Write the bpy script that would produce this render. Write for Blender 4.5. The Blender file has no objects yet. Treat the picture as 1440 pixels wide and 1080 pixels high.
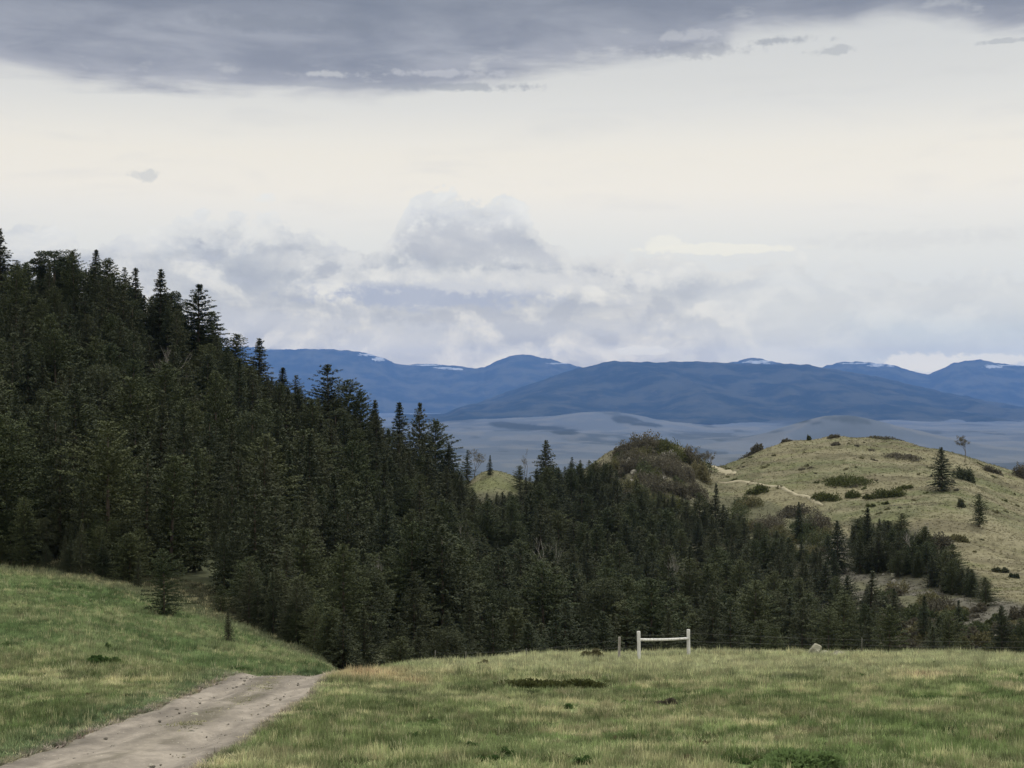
import bpy, math, random
import numpy as np
from mathutils import Vector

random.seed(7)
R = np.random.RandomState(11)
scene = bpy.context.scene
COL = scene.collection
F = 1978.0            # focal length of the photograph in its own pixels
HOR = 560.0           # eye level row

# ---------------------------------------------------------------- camera
cam_d = bpy.data.cameras.new('camera')
cam = bpy.data.objects.new('camera', cam_d)
COL.objects.link(cam)
cam_d.sensor_width = 36.0
cam_d.lens = F * 36.0 / 1440.0
cam_d.clip_start = 0.2
cam_d.clip_end = 120000
cam.location = (0, 0, 0)
cam.rotation_euler = (math.radians(90) + math.atan(20.0 / F), 0, 0)
scene.camera = cam

# ---------------------------------------------------------------- exposure
scene.view_settings.view_transform = 'Standard'
scene.view_settings.look = 'None'
scene.view_settings.gamma = 1.0
scene.view_settings.exposure = 0.0
SUN_EL, SUN_AZ = math.radians(50), math.radians(35)     # azimuth from +Y towards +X

# ---------------------------------------------------------------- sun
sun_d = bpy.data.lights.new('sun', 'SUN')
sun_d.energy = 2.0
sun_d.angle = math.radians(14)
sun_d.color = (1.0, 0.95, 0.86)
sun = bpy.data.objects.new('sun', sun_d)
COL.objects.link(sun)
sdir = Vector((math.sin(SUN_AZ) * math.cos(SUN_EL), math.cos(SUN_AZ) * math.cos(SUN_EL), math.sin(SUN_EL)))
sun.rotation_euler = (-sdir).to_track_quat('-Z', 'Y').to_euler()


# ---------------------------------------------------------------- node helper
class NT:
    def __init__(s, nt):
        s.t = nt
        s.n = nt.nodes
        s.l = nt.links

    def put(s, sock, v):
        if isinstance(v, bpy.types.NodeSocket):
            s.l.new(v, sock)
        elif isinstance(v, (int, float)):
            if sock.type in ('RGBA',):
                sock.default_value = (v, v, v, 1)
            elif sock.type == 'VECTOR':
                sock.default_value = (v, v, v)
            else:
                sock.default_value = v
        else:
            if sock.type == 'RGBA' and len(v) == 3:
                v = (*v, 1)
            sock.default_value = v

    def m(s, op, a, b=0.0, c=0.0):
        n = s.n.new('ShaderNodeMath')
        n.operation = op
        s.put(n.inputs[0], a)
        s.put(n.inputs[1], b)
        s.put(n.inputs[2], c)
        return n.outputs[0]

    def vec(s, x, y, z=0.0):
        n = s.n.new('ShaderNodeCombineXYZ')
        for i, v in enumerate((x, y, z)):
            s.put(n.inputs[i], v)
        return n.outputs[0]

    def noise(s, v, scale, detail=4, rough=0.55, dist=0.0):
        n = s.n.new('ShaderNodeTexNoise')
        s.put(n.inputs['Vector'], v)
        n.inputs['Scale'].default_value = scale
        n.inputs['Detail'].default_value = detail
        n.inputs['Roughness'].default_value = rough
        n.inputs['Distortion'].default_value = dist
        return n.outputs['Fac']

    def curve(s, x, pts, lo, hi, smooth=False):
        """piecewise map: x in [lo,hi] -> y in [0,1] through pts"""
        t = s.m('DIVIDE', s.m('SUBTRACT', x, lo), hi - lo)
        n = s.n.new('ShaderNodeFloatCurve')
        s.put(n.inputs['Value'], t)
        c = n.mapping.curves[0]
        P = [((px - lo) / (hi - lo), y) for px, y in pts]
        while len(c.points) < len(P):
            c.points.new(0.5, 0.5)
        for q, (a, b) in zip(c.points, P):
            q.location = (a, b)
            q.handle_type = 'AUTO_CLAMPED' if smooth else 'VECTOR'
        n.mapping.update()
        return n.outputs[0]

    def sstep(s, x, a, b):
        n = s.n.new('ShaderNodeMapRange')
        n.interpolation_type = 'SMOOTHSTEP'
        s.put(n.inputs['Value'], x)
        n.inputs['From Min'].default_value = a
        n.inputs['From Max'].default_value = b
        return n.outputs[0]

    def mix(s, f, a, b, mode='MIX'):
        n = s.n.new('ShaderNodeMix')
        n.data_type = 'RGBA'
        n.blend_type = mode
        s.put(n.inputs[0], f)
        s.put(n.inputs[6], a)
        s.put(n.inputs[7], b)
        return n.outputs[2]

    def ramp(s, x, stops):
        n = s.n.new('ShaderNodeValToRGB')
        s.put(n.inputs[0], x)
        e = n.color_ramp.elements
        while len(e) < len(stops):
            e.new(0.5)
        for q, (p, c) in zip(e, stops):
            q.position = p
            q.color = (*c, 1)
        return n.outputs[0]


def lin(r, g, b):
    f = lambda c: (c / 255 / 12.92) if c / 255 <= 0.04045 else ((c / 255 + 0.055) / 1.055) ** 2.4
    return (f(r), f(g), f(b))


# ---------------------------------------------------------------- world: sky with cloud decks
world = bpy.data.worlds.new('World')
scene.world = world
world.use_nodes = True
W = NT(world.node_tree)
W.n.clear()
out = W.n.new('ShaderNodeOutputWorld')
bg = W.n.new('ShaderNodeBackground')
W.l.new(bg.outputs[0], out.inputs[0])
bg.inputs[1].default_value = 1.0
tc = W.n.new('ShaderNodeTexCoord')
sp = W.n.new('ShaderNodeSeparateXYZ')
W.l.new(tc.outputs['Generated'], sp.inputs[0])
dx, dy, dz = sp.outputs
u = W.m('ARCTAN2', dx, dy)
hyp = W.m('SQRT', W.m('ADD', W.m('MULTIPLY', dx, dx), W.m('MULTIPLY', dy, dy)))
v = W.m('ARCTAN2', dz, hyp)
sky = W.n.new('ShaderNodeTexSky')
sky.sky_type = 'NISHITA'
sky.sun_disc = False
sky.sun_elevation = SUN_EL
sky.sun_rotation = SUN_AZ
nish = W.mix(1.0, sky.outputs[0], (0.10, 0.10, 0.10), 'MULTIPLY')


COMP = [(0.0, (1.66, 1.42, 0.98)), (0.12, (1.56, 1.36, 0.96)), (0.27, (1.24, 1.15, 0.96)), (0.43, (1.175, 1.125, 1.02)), (0.60, (1.12, 1.085, 0.985)), (0.74, (0.98, 0.96, 0.88)), (0.95, (0.86, 0.86, 0.80)), (1.0, (0.86, 0.86, 0.81))]


def U(px): return math.atan((px - 720) / F)
def V(py): return math.atan((HOR - py) / F)


uv = W.vec(u, v)
streak = W.vec(W.m('MULTIPLY', u, 0.22), v)
n_str = W.noise(streak, 42, 5, 0.55, 0.4)
n_str2 = W.noise(W.vec(W.m('MULTIPLY', u, 0.35), W.m('ADD', v, 3.1)), 75, 4, 0.6)
n_big = W.noise(W.vec(W.m('MULTIPLY', u, 0.5), W.m('ADD', v, 7.7)), 13, 4, 0.5, 0.3)
n_lump = W.noise(W.vec(W.m('MULTIPLY', u, 0.75), W.m('ADD', v, 1.3)), 26, 6, 0.52, 0.35)
n_fine = W.noise(W.vec(u, W.m('ADD', v, 2.3)), 90, 4, 0.6)

n_wisp = W.noise(W.vec(W.m('MULTIPLY', u, 0.6), W.m('ADD', v, 5.3)), 170, 4, 0.62)
VM = V(0) + 0.06
base = W.ramp(W.m('DIVIDE', v, VM), [
    (0.0, lin(205, 217, 232)), (V(500) / VM, lin(213, 220, 229)), (V(430) / VM, lin(216, 222, 229)),
    (V(340) / VM, lin(228, 229, 227)), (V(270) / VM, lin(241, 236, 226)), (V(220) / VM, lin(240, 235, 225)),
    (V(150) / VM, lin(231, 230, 228)), (V(70) / VM, lin(228, 228, 229)), (1.0, lin(222, 222, 226))])
# pale blue opening low on the right
mb = W.m('MULTIPLY', W.sstep(u, U(1090), U(1290)), W.sstep(v, V(420), V(475)))
mb = W.m('MULTIPLY', mb, W.sstep(n_big, 0.3, 0.62))
base = W.mix(W.m('MULTIPLY', mb, 0.8), base, lin(188, 205, 226))
base = W.mix(W.m('MULTIPLY', W.sstep(n_str, 0.5, 0.75), 0.22), base, lin(205, 206, 210))
# low cumulus and stratus
topc = W.curve(u, [(U(-400), .60), (U(-60), .62), (U(60), .60), (U(180), .57), (U(250), .67), (U(360), .70), (U(430), .62),
                   (U(520), .55), (U(560), .66), (U(640), .76), (U(720), .74), (U(790), .60), (U(880), .545), (U(960), .52),
                   (U(1150), .50), (U(1500), .46), (U(2200), .5)], U(-400), U(2200), True)
topv = W.m('MULTIPLY', topc, V(190))
d1 = W.m('SUBTRACT', topv, v)
d1 = W.m('ADD', d1, W.m('MULTIPLY', W.m('SUBTRACT', n_lump, 0.5), 0.065))
d1 = W.m('ADD', d1, W.m('MULTIPLY', W.m('SUBTRACT', n_fine, 0.5), 0.022))
mc = W.sstep(d1, -0.0015, 0.004)
rightfade = W.m('SUBTRACT', 1.0, W.m('MULTIPLY', W.sstep(u, U(880), U(1120)), 0.72))
mc = W.m('MULTIPLY', mc, rightfade)
rim = W.m('MULTIPLY', W.m('MULTIPLY', W.sstep(d1, -0.002, 0.003), W.m('SUBTRACT', 1.0, W.sstep(d1, 0.004, 0.016))), W.sstep(n_big, 0.42, 0.58))
c_low = W.mix(W.sstep(n_str, 0.34, 0.66), lin(209, 211, 214), lin(180, 184, 192))
pf = W.m('ADD', W.m('MULTIPLY', n_lump, 0.7), W.m('MULTIPLY', n_fine, 0.3))
n_lump_s = W.noise(W.vec(W.m('MULTIPLY', u, 0.75), W.m('ADD', v, 1.288)), 26, 6, 0.52, 0.35)
lit = W.m('MULTIPLY', W.m('SUBTRACT', n_lump, n_lump_s), 5.0)
c_low = W.mix(W.m('MULTIPLY', W.sstep(pf, 0.47, 0.62), 0.7), c_low, lin(226, 227, 228))
c_low = W.mix(W.m('MULTIPLY', W.sstep(lit, -0.05, -0.6), 0.6), c_low, lin(166, 170, 181))
c_low = W.mix(W.m('MULTIPLY', W.sstep(lit, 0.05, 0.7), 0.6), c_low, lin(240, 240, 237))
c_low = W.mix(W.m('MULTIPLY', W.sstep(n_str2, 0.5, 0.72), 0.4), c_low, lin(188, 193, 207))


def blob(cx, cy, rx, ry, soft=0.5, wob=1.0, tilt=0.0):
    cu, cv = U(cx), V(cy)
    a = W.m('DIVIDE', W.m('SUBTRACT', u, cu), rx / F)
    b0 = W.m('SUBTRACT', W.m('SUBTRACT', v, cv), W.m('MULTIPLY', W.m('SUBTRACT', u, cu), tilt))
    b = W.m('DIVIDE', b0, ry / F)
    d = W.m('SQRT', W.m('ADD', W.m('MULTIPLY', a, a), W.m('MULTIPLY', b, b)))
    d = W.m('ADD', d, W.m('MULTIPLY', W.m('SUBTRACT', n_lump, 0.5), 3.6 * wob))
    d = W.m('ADD', d, W.m('MULTIPLY', W.m('SUBTRACT', n_fine, 0.5), 3.0 * wob))
    d = W.m('ADD', d, W.m('MULTIPLY', W.m('SUBTRACT', n_wisp, 0.5), 3.4 * wob))
    return W.sstep(W.m('SUBTRACT', 1.0, d), -soft * 0.5, soft * 0.5)


for (cx, cy, rx, ry, k, colr, wob, soft) in [
        (600, 414, 150, 17, .9, lin(168, 175, 196), .5, .8),
        (650, 340, 110, 24, .6, lin(188, 190, 197), .5, .9),
        (850, 365, 130, 16, .6, lin(197, 199, 205), .7, 1.0),
        (300, 312, 90, 16, .4, lin(205, 207, 210), .7, 1.0),
        (130, 345, 150, 22, .45, lin(203, 208, 217), .7, 1.2),
        (330, 455, 150, 14, .45, lin(203, 207, 218), .7, 1.2),
        (820, 462, 220, 10, .4, lin(196, 201, 212), .6, 1.0),
        (560, 480, 90, 16, .5, lin(201, 205, 214), .8, 1.2),
        (1025, 412, 34, 26, .5, lin(205, 208, 213), .4, 1.0)]:
    c_low = W.mix(W.m('MULTIPLY', blob(cx, cy, rx, ry, soft, wob), k), c_low, colr)
for (cx, cy, rx, ry, k, colr, wob, soft) in [
        (720, 395, 170, 14, .6, lin(226, 227, 228), .7, 1.0),
        (450, 312, 44, 14, .75, lin(240, 239, 233), .7, .7),
        (230, 330, 130, 16, .3, lin(232, 232, 229), .8, 1.0)]:
    c_low = W.mix(W.m('MULTIPLY', blob(cx, cy, rx, ry, soft, wob), k), c_low, colr)
col = W.mix(mc, base, c_low)
col = W.mix(W.m('MULTIPLY', rim, 0.55), col, lin(238, 238, 234))
for (cx, cy, rx, ry, k, colr, wob, soft) in [
        (1020, 352, 110, 7, .85, lin(240, 239, 230), .45, .5),
        (940, 343, 26, 10, .8, lin(240, 239, 230), .5, .5),
        (1300, 512, 55, 13, .85, lin(238, 240, 240), .4, .4),
        (1395, 508, 60, 7, .8, lin(236, 239, 240), .4, .5),
        (905, 493, 40, 6, .8, lin(232, 235, 238), .4, .5),
        (1290, 345, 150, 12, .35, lin(212, 213, 214), .6, 1.0),
        (1180, 430, 120, 10, .35, lin(212, 216, 221), .6, 1.0),
        (203, 257, 17, 7, .6, lin(198, 200, 201), .8, .9),
        (1172, 83, 24, 5, .6, lin(185, 187, 192), .8, .9),
        (1092, 65, 38, 4.0, .6, lin(158, 161, 171), .9, 1.3),
        (1415, 85, 40, 3, .6, lin(183, 185, 191), .8, .9)]:
    col = W.mix(W.m('MULTIPLY', blob(cx, cy, rx, ry, soft, wob), k), col, colr)
# heavy upper deck
edgc = W.curve(u, [(U(-400), .40), (U(0), .47), (U(250), .45), (U(500), .46), (U(650), .51), (U(760), .60), (U(960), .67),
                   (U(1020), .72), (U(1050), .775), (U(1180), .785), (U(1270), .80), (U(1350), .77), (U(1420), .69), (U(1500), .67),
                   (U(2200), .85)], U(-400), U(2200), True)
edgv = W.m('ADD', W.m('MULTIPLY', edgc, V(0) - V(250)), V(250))
d2 = W.m('SUBTRACT', v, edgv)
d2 = W.m('ADD', d2, W.m('MULTIPLY', W.m('SUBTRACT', n_str, 0.5), 0.035))
d2 = W.m('ADD', d2, W.m('MULTIPLY', W.m('SUBTRACT', n_lump, 0.5), 0.010))
mu = W.sstep(d2, -0.006, 0.012)
hole = W.sstep(W.m('ADD', n_str2, W.m('MULTIPLY', n_lump, 0.6)), 0.86, 1.02)
hole = W.m('MULTIPLY', hole, W.m('SUBTRACT', 1.0, W.sstep(d2, 0.01, 0.035)))
mu = W.m('MULTIPLY', mu, W.m('SUBTRACT', 1.0, W.m('MULTIPLY', hole, 0.35)))
c_up = W.mix(W.sstep(n_str, 0.33, 0.66), lin(176, 178, 190), lin(146, 149, 163))
c_up = W.mix(W.m('MULTIPLY', W.sstep(n_str2, 0.45, 0.7), 0.5), c_up, lin(164, 166, 179))
c_up = W.mix(W.m('MULTIPLY', W.sstep(n_big, 0.46, 0.7), 0.6), c_up, lin(124, 129, 145))
thin = W.m('SUBTRACT', 1.0, W.sstep(d2, 0.0, 0.028))
c_up = W.mix(W.m('MULTIPLY', thin, 0.55), c_up, lin(190, 190, 200))
dk = W.sstep(v, V(55), V(0))
c_up = W.mix(W.m('MULTIPLY', dk, 0.45), c_up, lin(134, 138, 152))
col = W.mix(mu, col, c_up)
for (cx, cy, rx, ry, k, colr, wob, soft) in [
        (640, 122, 80, 4.5, .6, lin(160, 163, 173), .8, 1.1),
        (470, 122, 110, 4, .6, lin(172, 174, 184), .4, .7),
        (460, 107, 30, 4, .55, lin(222, 222, 225), .9, 1.0),
        (625, 103, 70, 4, .5, lin(212, 212, 219), .9, .9),
        (975, 52, 40, 6, .5, lin(210, 210, 216), 1.0, 1.0),
        (975, 74, 60, 8, .5, lin(150, 152, 164), .8, 1.2),
        (430, 38, 130, 10, .4, lin(134, 138, 150), .5, 1.0)]:
    col = W.mix(W.m('MULTIPLY', blob(cx, cy, rx, ry, soft, wob), k), col, colr)
# unseen sky overhead and behind the viewer, brightened to light the ground
over = W.mix(W.sstep(W.noise(tc.outputs['Generated'], 2.2, 5, 0.55), 0.35, 0.65), (1.25, 1.27, 1.34), (1.85, 1.82, 1.74))
up = W.sstep(v, V(0) + 0.05, 0.62)
col = W.mix(up, col, over)
side = W.sstep(W.m('ABSOLUTE', u), 0.75, 1.5)
col = W.mix(W.m('MULTIPLY', side, 0.8), col, over)
col = W.mix(0.08, col, nish)
# sky colour scaled to offset the haze tint, warmer and brighter near the horizon
comp = W.ramp(W.m('DIVIDE', v, 0.3), COMP)
col = W.mix(1.0, col, comp, 'MULTIPLY')
col = W.mix(W.sstep(v, -0.001, -0.02), col, (0.16, 0.17, 0.15))
W.l.new(col, bg.inputs[0])


# ---------------------------------------------------------------- numpy noise
def _hash(ix, iy, s):
    h = (ix.astype(np.int64) * 374761393 + iy.astype(np.int64) * 668265263 + s * 974634777) & 0xFFFFFFFF
    h = ((h ^ (h >> 13)) * 1274126177) & 0xFFFFFFFF
    h = h ^ (h >> 16)
    return (h & 0xFFFFFF) / float(0xFFFFFF)


def vnoise(x, y, s=0):
    x = np.asarray(x, float)
    y = np.asarray(y, float)
    ix, iy = np.floor(x), np.floor(y)
    fx, fy = x - ix, y - iy
    fx = fx * fx * (3 - 2 * fx)
    fy = fy * fy * (3 - 2 * fy)
    a = _hash(ix, iy, s); b = _hash(ix + 1, iy, s); c = _hash(ix, iy + 1, s); d = _hash(ix + 1, iy + 1, s)
    return (a * (1 - fx) + b * fx) * (1 - fy) + (c * (1 - fx) + d * fx) * fy


def fbm(x, y, s=0, o=4):
    t = 0; a = 0.5; n = 0
    for k in range(o):
        t = t + a * vnoise(x * 2 ** k + 13.7 * k, y * 2 ** k - 7.1 * k, s + k)
        n += a
        a *= 0.55
    return t / n


def ss(x, a, b):
    t = np.clip((x - a) / (b - a), 0, 1)
    return t * t * (3 - 2 * t)


# ---------------------------------------------------------------- terrain
def pl(Y): return -2.7 - 0.1375 * Y
def q(Y, py): return (Y, (HOR - py) / F * Y)


NEAR = [(1, -1.75), (6, -3.15), (12, pl(12)), (20, pl(20)), (30, pl(30)), (40, pl(40))]
FARZ = [(560, -75.0), (900, -150.0), (2500, -250.0)]


def tail(Yc, zc):
    return [(Yc + 22, zc - 3.0), (Yc + 60, zc - 14.0), (Yc + 140, zc - 38.0)]


def left(px, pts):
    P = [q(*p) for p in pts]
    return NEAR + P + tail(*P[-1]) + FARZ


def right(px, lip, pts):
    P = [(lip - 5, pl(lip - 5)), (lip, pl(lip)), (lip + 6, pl(lip + 6) - 1.0), (lip + 16, pl(lip + 16) - 3.6), (lip + 30, pl(lip + 30) - 6.0)] + [q(*p) for p in pts]
    return NEAR + P + tail(*P[-1]) + FARZ


def dip(px, lip, dz, pts):
    P = [(lip - 2, pl(lip - 2)), (lip, pl(lip)), (lip + 5.5, dz)] + [q(*p) for p in pts]
    return NEAR + P + tail(*P[-1]) + FARZ


cols = {
    -1600: left(0, [(49, 880), (60, 820), (72, 760), (95, 660), (130, 540), (170, 420), (215, 300)]),
    -500: left(0, [(49, 915), (60, 860), (72, 805), (95, 735), (130, 625), (170, 490), (215, 350)]),
    0: left(0, [(49, 940), (60, 893), (72, 845), (95, 790), (130, 690), (170, 560), (215, 410)]),
    100: left(0, [(49, 941), (60, 900), (73, 853), (94, 800), (130, 700), (170, 575), (215, 418)]),
    160: left(0, [(48, 943), (60, 905), (74, 862), (92, 813), (130, 710), (170, 592), (215, 440)]),
    235: left(0, [(47, 946), (54, 940), (62, 915), (76, 868), (90, 832), (130, 730), (170, 610), (215, 478)]),
    320: dip(0, 46, -10.3, [(60, 930), (72, 893), (85, 858), (120, 765), (165, 645), (212, 520)]),
    400: dip(0, 46, -10.5, [(62, 935), (75, 905), (84, 882), (120, 805), (165, 700), (212, 590)]),
    460: dip(0, 46.5, -10.9, [(64, 938), (75, 920), (84, 905), (120, 845), (165, 740), (212, 622)]),
    520: right(0, 49.5, [(90, 930), (120, 890), (165, 780), (212, 655)]),
    600: right(0, 53, [(110, 915), (165, 830), (212, 725), (232, 695)]),
    690: right(0, 57, [(120, 930), (165, 865), (212, 775), (250, 700), (272, 657)]),
    770: right(0, 60, [(125, 935), (165, 880), (212, 795), (250, 725), (280, 682)]),
    850: right(0, 61, [(125, 935), (165, 890), (212, 805), (250, 735), (285, 668), (308, 642)]),
    910: right(0, 61.5, [(125, 940), (165, 890), (212, 810), (250, 735), (285, 660), (308, 622)]),
    960: right(0, 62, [(125, 940), (165, 890), (212, 810), (250, 740), (285, 668), (308, 628)]),
    1003: right(0, 62, [(125, 940), (165, 890), (212, 812), (250, 748), (285, 690), (308, 660)]),
    1080: right(0, 62, [(125, 940), (165, 890), (212, 808), (250, 740), (288, 672), (322, 630)]),
    1200: right(0, 61, [(125, 935), (165, 875), (212, 790), (250, 722), (288, 660), (325, 616)]),
    1330: right(0, 60, [(125, 930), (165, 858), (212, 775), (250, 710), (288, 666), (325, 634)]),
    1440: right(0, 57, [(125, 925), (165, 850), (212, 785), (250, 738), (288, 700), (325, 664)]),
    2300: right(0, 50, [(125, 930), (165, 890), (212, 855), (250, 825), (288, 795), (325, 770)]),
    3600: right(0, 45, [(125, 950), (165, 920), (212, 890), (250, 870), (288, 850), (325, 830)]),
}
TY = np.exp(np.linspace(math.log(1.0), math.log(2500.0), 900))


def pchip(xs, ys, xq):
    xs = np.array(xs, float); ys = np.array(ys, float)
    h = np.diff(xs); d = np.diff(ys) / h
    m = np.zeros_like(ys)
    m[0] = d[0]; m[-1] = d[-1]
    for i in range(1, len(xs) - 1):
        if d[i - 1] * d[i] > 0:
            w1 = 2 * h[i] + h[i - 1]; w2 = h[i] + 2 * h[i - 1]
            m[i] = (w1 + w2) / (w1 / d[i - 1] + w2 / d[i])
    i = np.clip(np.searchsorted(xs, xq) - 1, 0, len(xs) - 2)
    t = np.clip((xq - xs[i]) / h[i], 0, 1)
    t2, t3 = t * t, t ** 3
    return (2 * t3 - 3 * t2 + 1) * ys[i] + (t3 - 2 * t2 + t) * h[i] * m[i] + (-2 * t3 + 3 * t2) * ys[i + 1] + (t3 - t2) * h[i] * m[i + 1]


ck = sorted(cols)
prof = []
for k in ck:
    pts = sorted(set(cols[k]))
    prof.append(pchip([p[0] for p in pts], [p[1] for p in pts], TY))
prof = np.array(prof)                       # columns x Y
TP = np.arange(-1600, 3601, 10.0)
TAB = np.zeros((len(TP), len(TY)))
for j in range(len(TY)):
    TAB[:, j] = pchip(ck, prof[:, j], TP)
ker = np.exp(-0.5 * (np.arange(-3, 4) / 1.3) ** 2); ker /= ker.sum()
pad = np.pad(TAB, ((3, 3), (0, 0)), 'edge')
TAB = sum(ker[i] * pad[i:i + len(TP)] for i in range(7))
ROAD = np.array([(2, -5.6), (6, -5.75), (12, -6.0), (21.6, -6.2), (27.5, -6.5), (33, -6.65), (38, -6.9), (43, -7.25), (47, -7.6), (51, -7.9), (56, -7.3), (61, -4.6), (64.5, -0.5), (66.5, 5), (68, 12)])
_t = np.linspace(0, 1, len(ROAD)); _tt = np.linspace(0, 1, 900)
RC = np.stack([pchip(_t, ROAD[:, 1], _tt), pchip(_t, ROAD[:, 0], _tt)], 1)     # X, Y
RHW = 1.62


def road_dist(X, Y):
    X = np.asarray(X, float); Y = np.asarray(Y, float)
    sh = X.shape
    x = X.ravel(); y = Y.ravel()
    d = np.full(x.shape, 1e3)
    near = (y > 0) & (y < 75) & (x > -14) & (x < 18)
    if near.any():
        xi = x[near]; yi = y[near]
        dd = np.full(xi.shape, 1e6)
        for k in range(0, len(RC), 4):
            dd = np.minimum(dd, (xi - RC[k, 0]) ** 2 + (yi - RC[k, 1]) ** 2)
        d[near] = np.sqrt(dd)
    return d.reshape(sh)


def base_z(px, Y):
    px = np.clip(px, TP[0], TP[-1] - .01)
    Yc = np.clip(Y, 1.0, 2499.0)
    fi = (px - TP[0]) / 10.0
    i = np.floor(fi).astype(int); a = fi - i
    fj = (np.log(Yc) / math.log(2500.0)) * (len(TY) - 1)
    j = np.minimum(np.floor(fj).astype(int), len(TY) - 2); b = fj - j
    return (TAB[i, j] * (1 - a) + TAB[i + 1, j] * a) * (1 - b) + (TAB[i, j + 1] * (1 - a) + TAB[i + 1, j + 1] * a) * b


def height(X, Y, cut=False):
    """ground height; polar beyond +-57 degrees so the sheet closes behind the viewer"""
    X = np.asarray(X, float); Y = np.asarray(Y, float)
    r = np.hypot(X, Y); th = np.arctan2(X, Y)
    thc = np.clip(th, -0.97, 0.97)
    Ye = np.maximum(r * np.cos(thc), 0.5)
    px = 720 + F * np.tan(thc)
    back = ss(np.abs(th), 1.0, 2.2)
    z = base_z(px, Ye)
    z = z * (1 - back) + np.where(Ye < 330, -1.7 - 0.02 * Ye, z) * back
    n = (fbm(X / 7, Y / 7, 3, 3) - .5) * 0.32 * ss(Ye, 4, 20) + (fbm(X / 1.1, Y / 1.1, 9, 3) - .5) * 0.12
    far = ss(Ye, 80, 140)
    n = n + far * ((fbm(X / 22, Y / 22, 5, 4) - .5) * 2.2 + (fbm(X / 5, Y / 5, 6, 3) - .5) * 1.1)
    z = z + n
    if True:
        m = Ye > 1800
        if np.any(m):
            w = ss(Ye, 2000, 4500)
            z = z + w * ((fbm(X / 1500, Y / 1500, 21, 4) - .5) * 70 + (fbm(X / 330, Y / 420, 23, 4) - .5) * 34)
            for (hpx, Yh, wx, wy, hh) in [(1172, 7600, 330, 900, 128), (1285, 7300, 330, 900, 50), (850, 11800, 480, 1400, 78), (760, 12500, 900, 1200, 60), (1010, 5200, 700, 500, 28), (700, 9000, 900, 700, 35)]:
                hx = (hpx - 720) / F * Yh
                z = z + hh * np.exp(-((X - hx) / wx) ** 2 - ((Y - Yh) / wy) ** 2)
    if cut:
        z = z - 0.14 * (1 - ss(road_dist(X, Y), RHW - 0.25, RHW + 0.1))
    return z


def h1(X, Y): return float(height(np.array([X]), np.array([Y]))[0])


def on_ground(px, py, y0=15.0, y1=420.0):
    """first point of the ground that the photograph shows at (px, py)"""
    Ys = np.linspace(y0, y1, 3000)
    Xs = (px - 720) / F * Ys
    zs = height(Xs, Ys)
    pys = HOR - zs / Ys * F
    k = np.where(pys <= py)[0]
    i = k[0] if len(k) else int(np.argmin(pys))
    return float(Xs[i]), float(Ys[i]), float(zs[i])


# ---------------------------------------------------------------- colour maps of the ground (albedo)
def forest_edge(px):
    f = np.interp(px, [-1600, 0, 100, 200, 300, 400, 480, 520, 600, 700, 800, 1000, 1200, 1440, 2300],
                  [94, 94, 92, 88, 82, 75, 68, 70, 80, 90, 96, 108, 113, 116, 125])
    b = np.interp(px, [-1600, 520, 600, 640, 660, 735, 760, 800, 850, 900, 960, 1000, 1050, 1100, 1150, 1200, 1250, 1300, 1440, 2300],
                  [232, 232, 240, 254, 252, 252, 278, 290, 290, 272, 268, 262, 244, 226, 208, 186, 162, 145, 136, 130])
    return f, b


def grove_w(px, Y):
    lo = np.interp(px, [1195, 1300, 1400], [205, 185, 158]); hi = np.interp(px, [1195, 1300, 1400], [246, 226, 184])
    return ss(px, 1190, 1200) * (1 - ss(px, 1385, 1400)) * ss(Y, lo - 3, lo + 3) * (1 - ss(Y, hi - 3, hi + 3))


def forest_w(px, Y):
    f, b = forest_edge(px)
    w = ss(Y, f - 2, f + 3) * (1 - ss(Y, b - 6, b + 4))
    return np.maximum(w, grove_w(px, Y))


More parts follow.
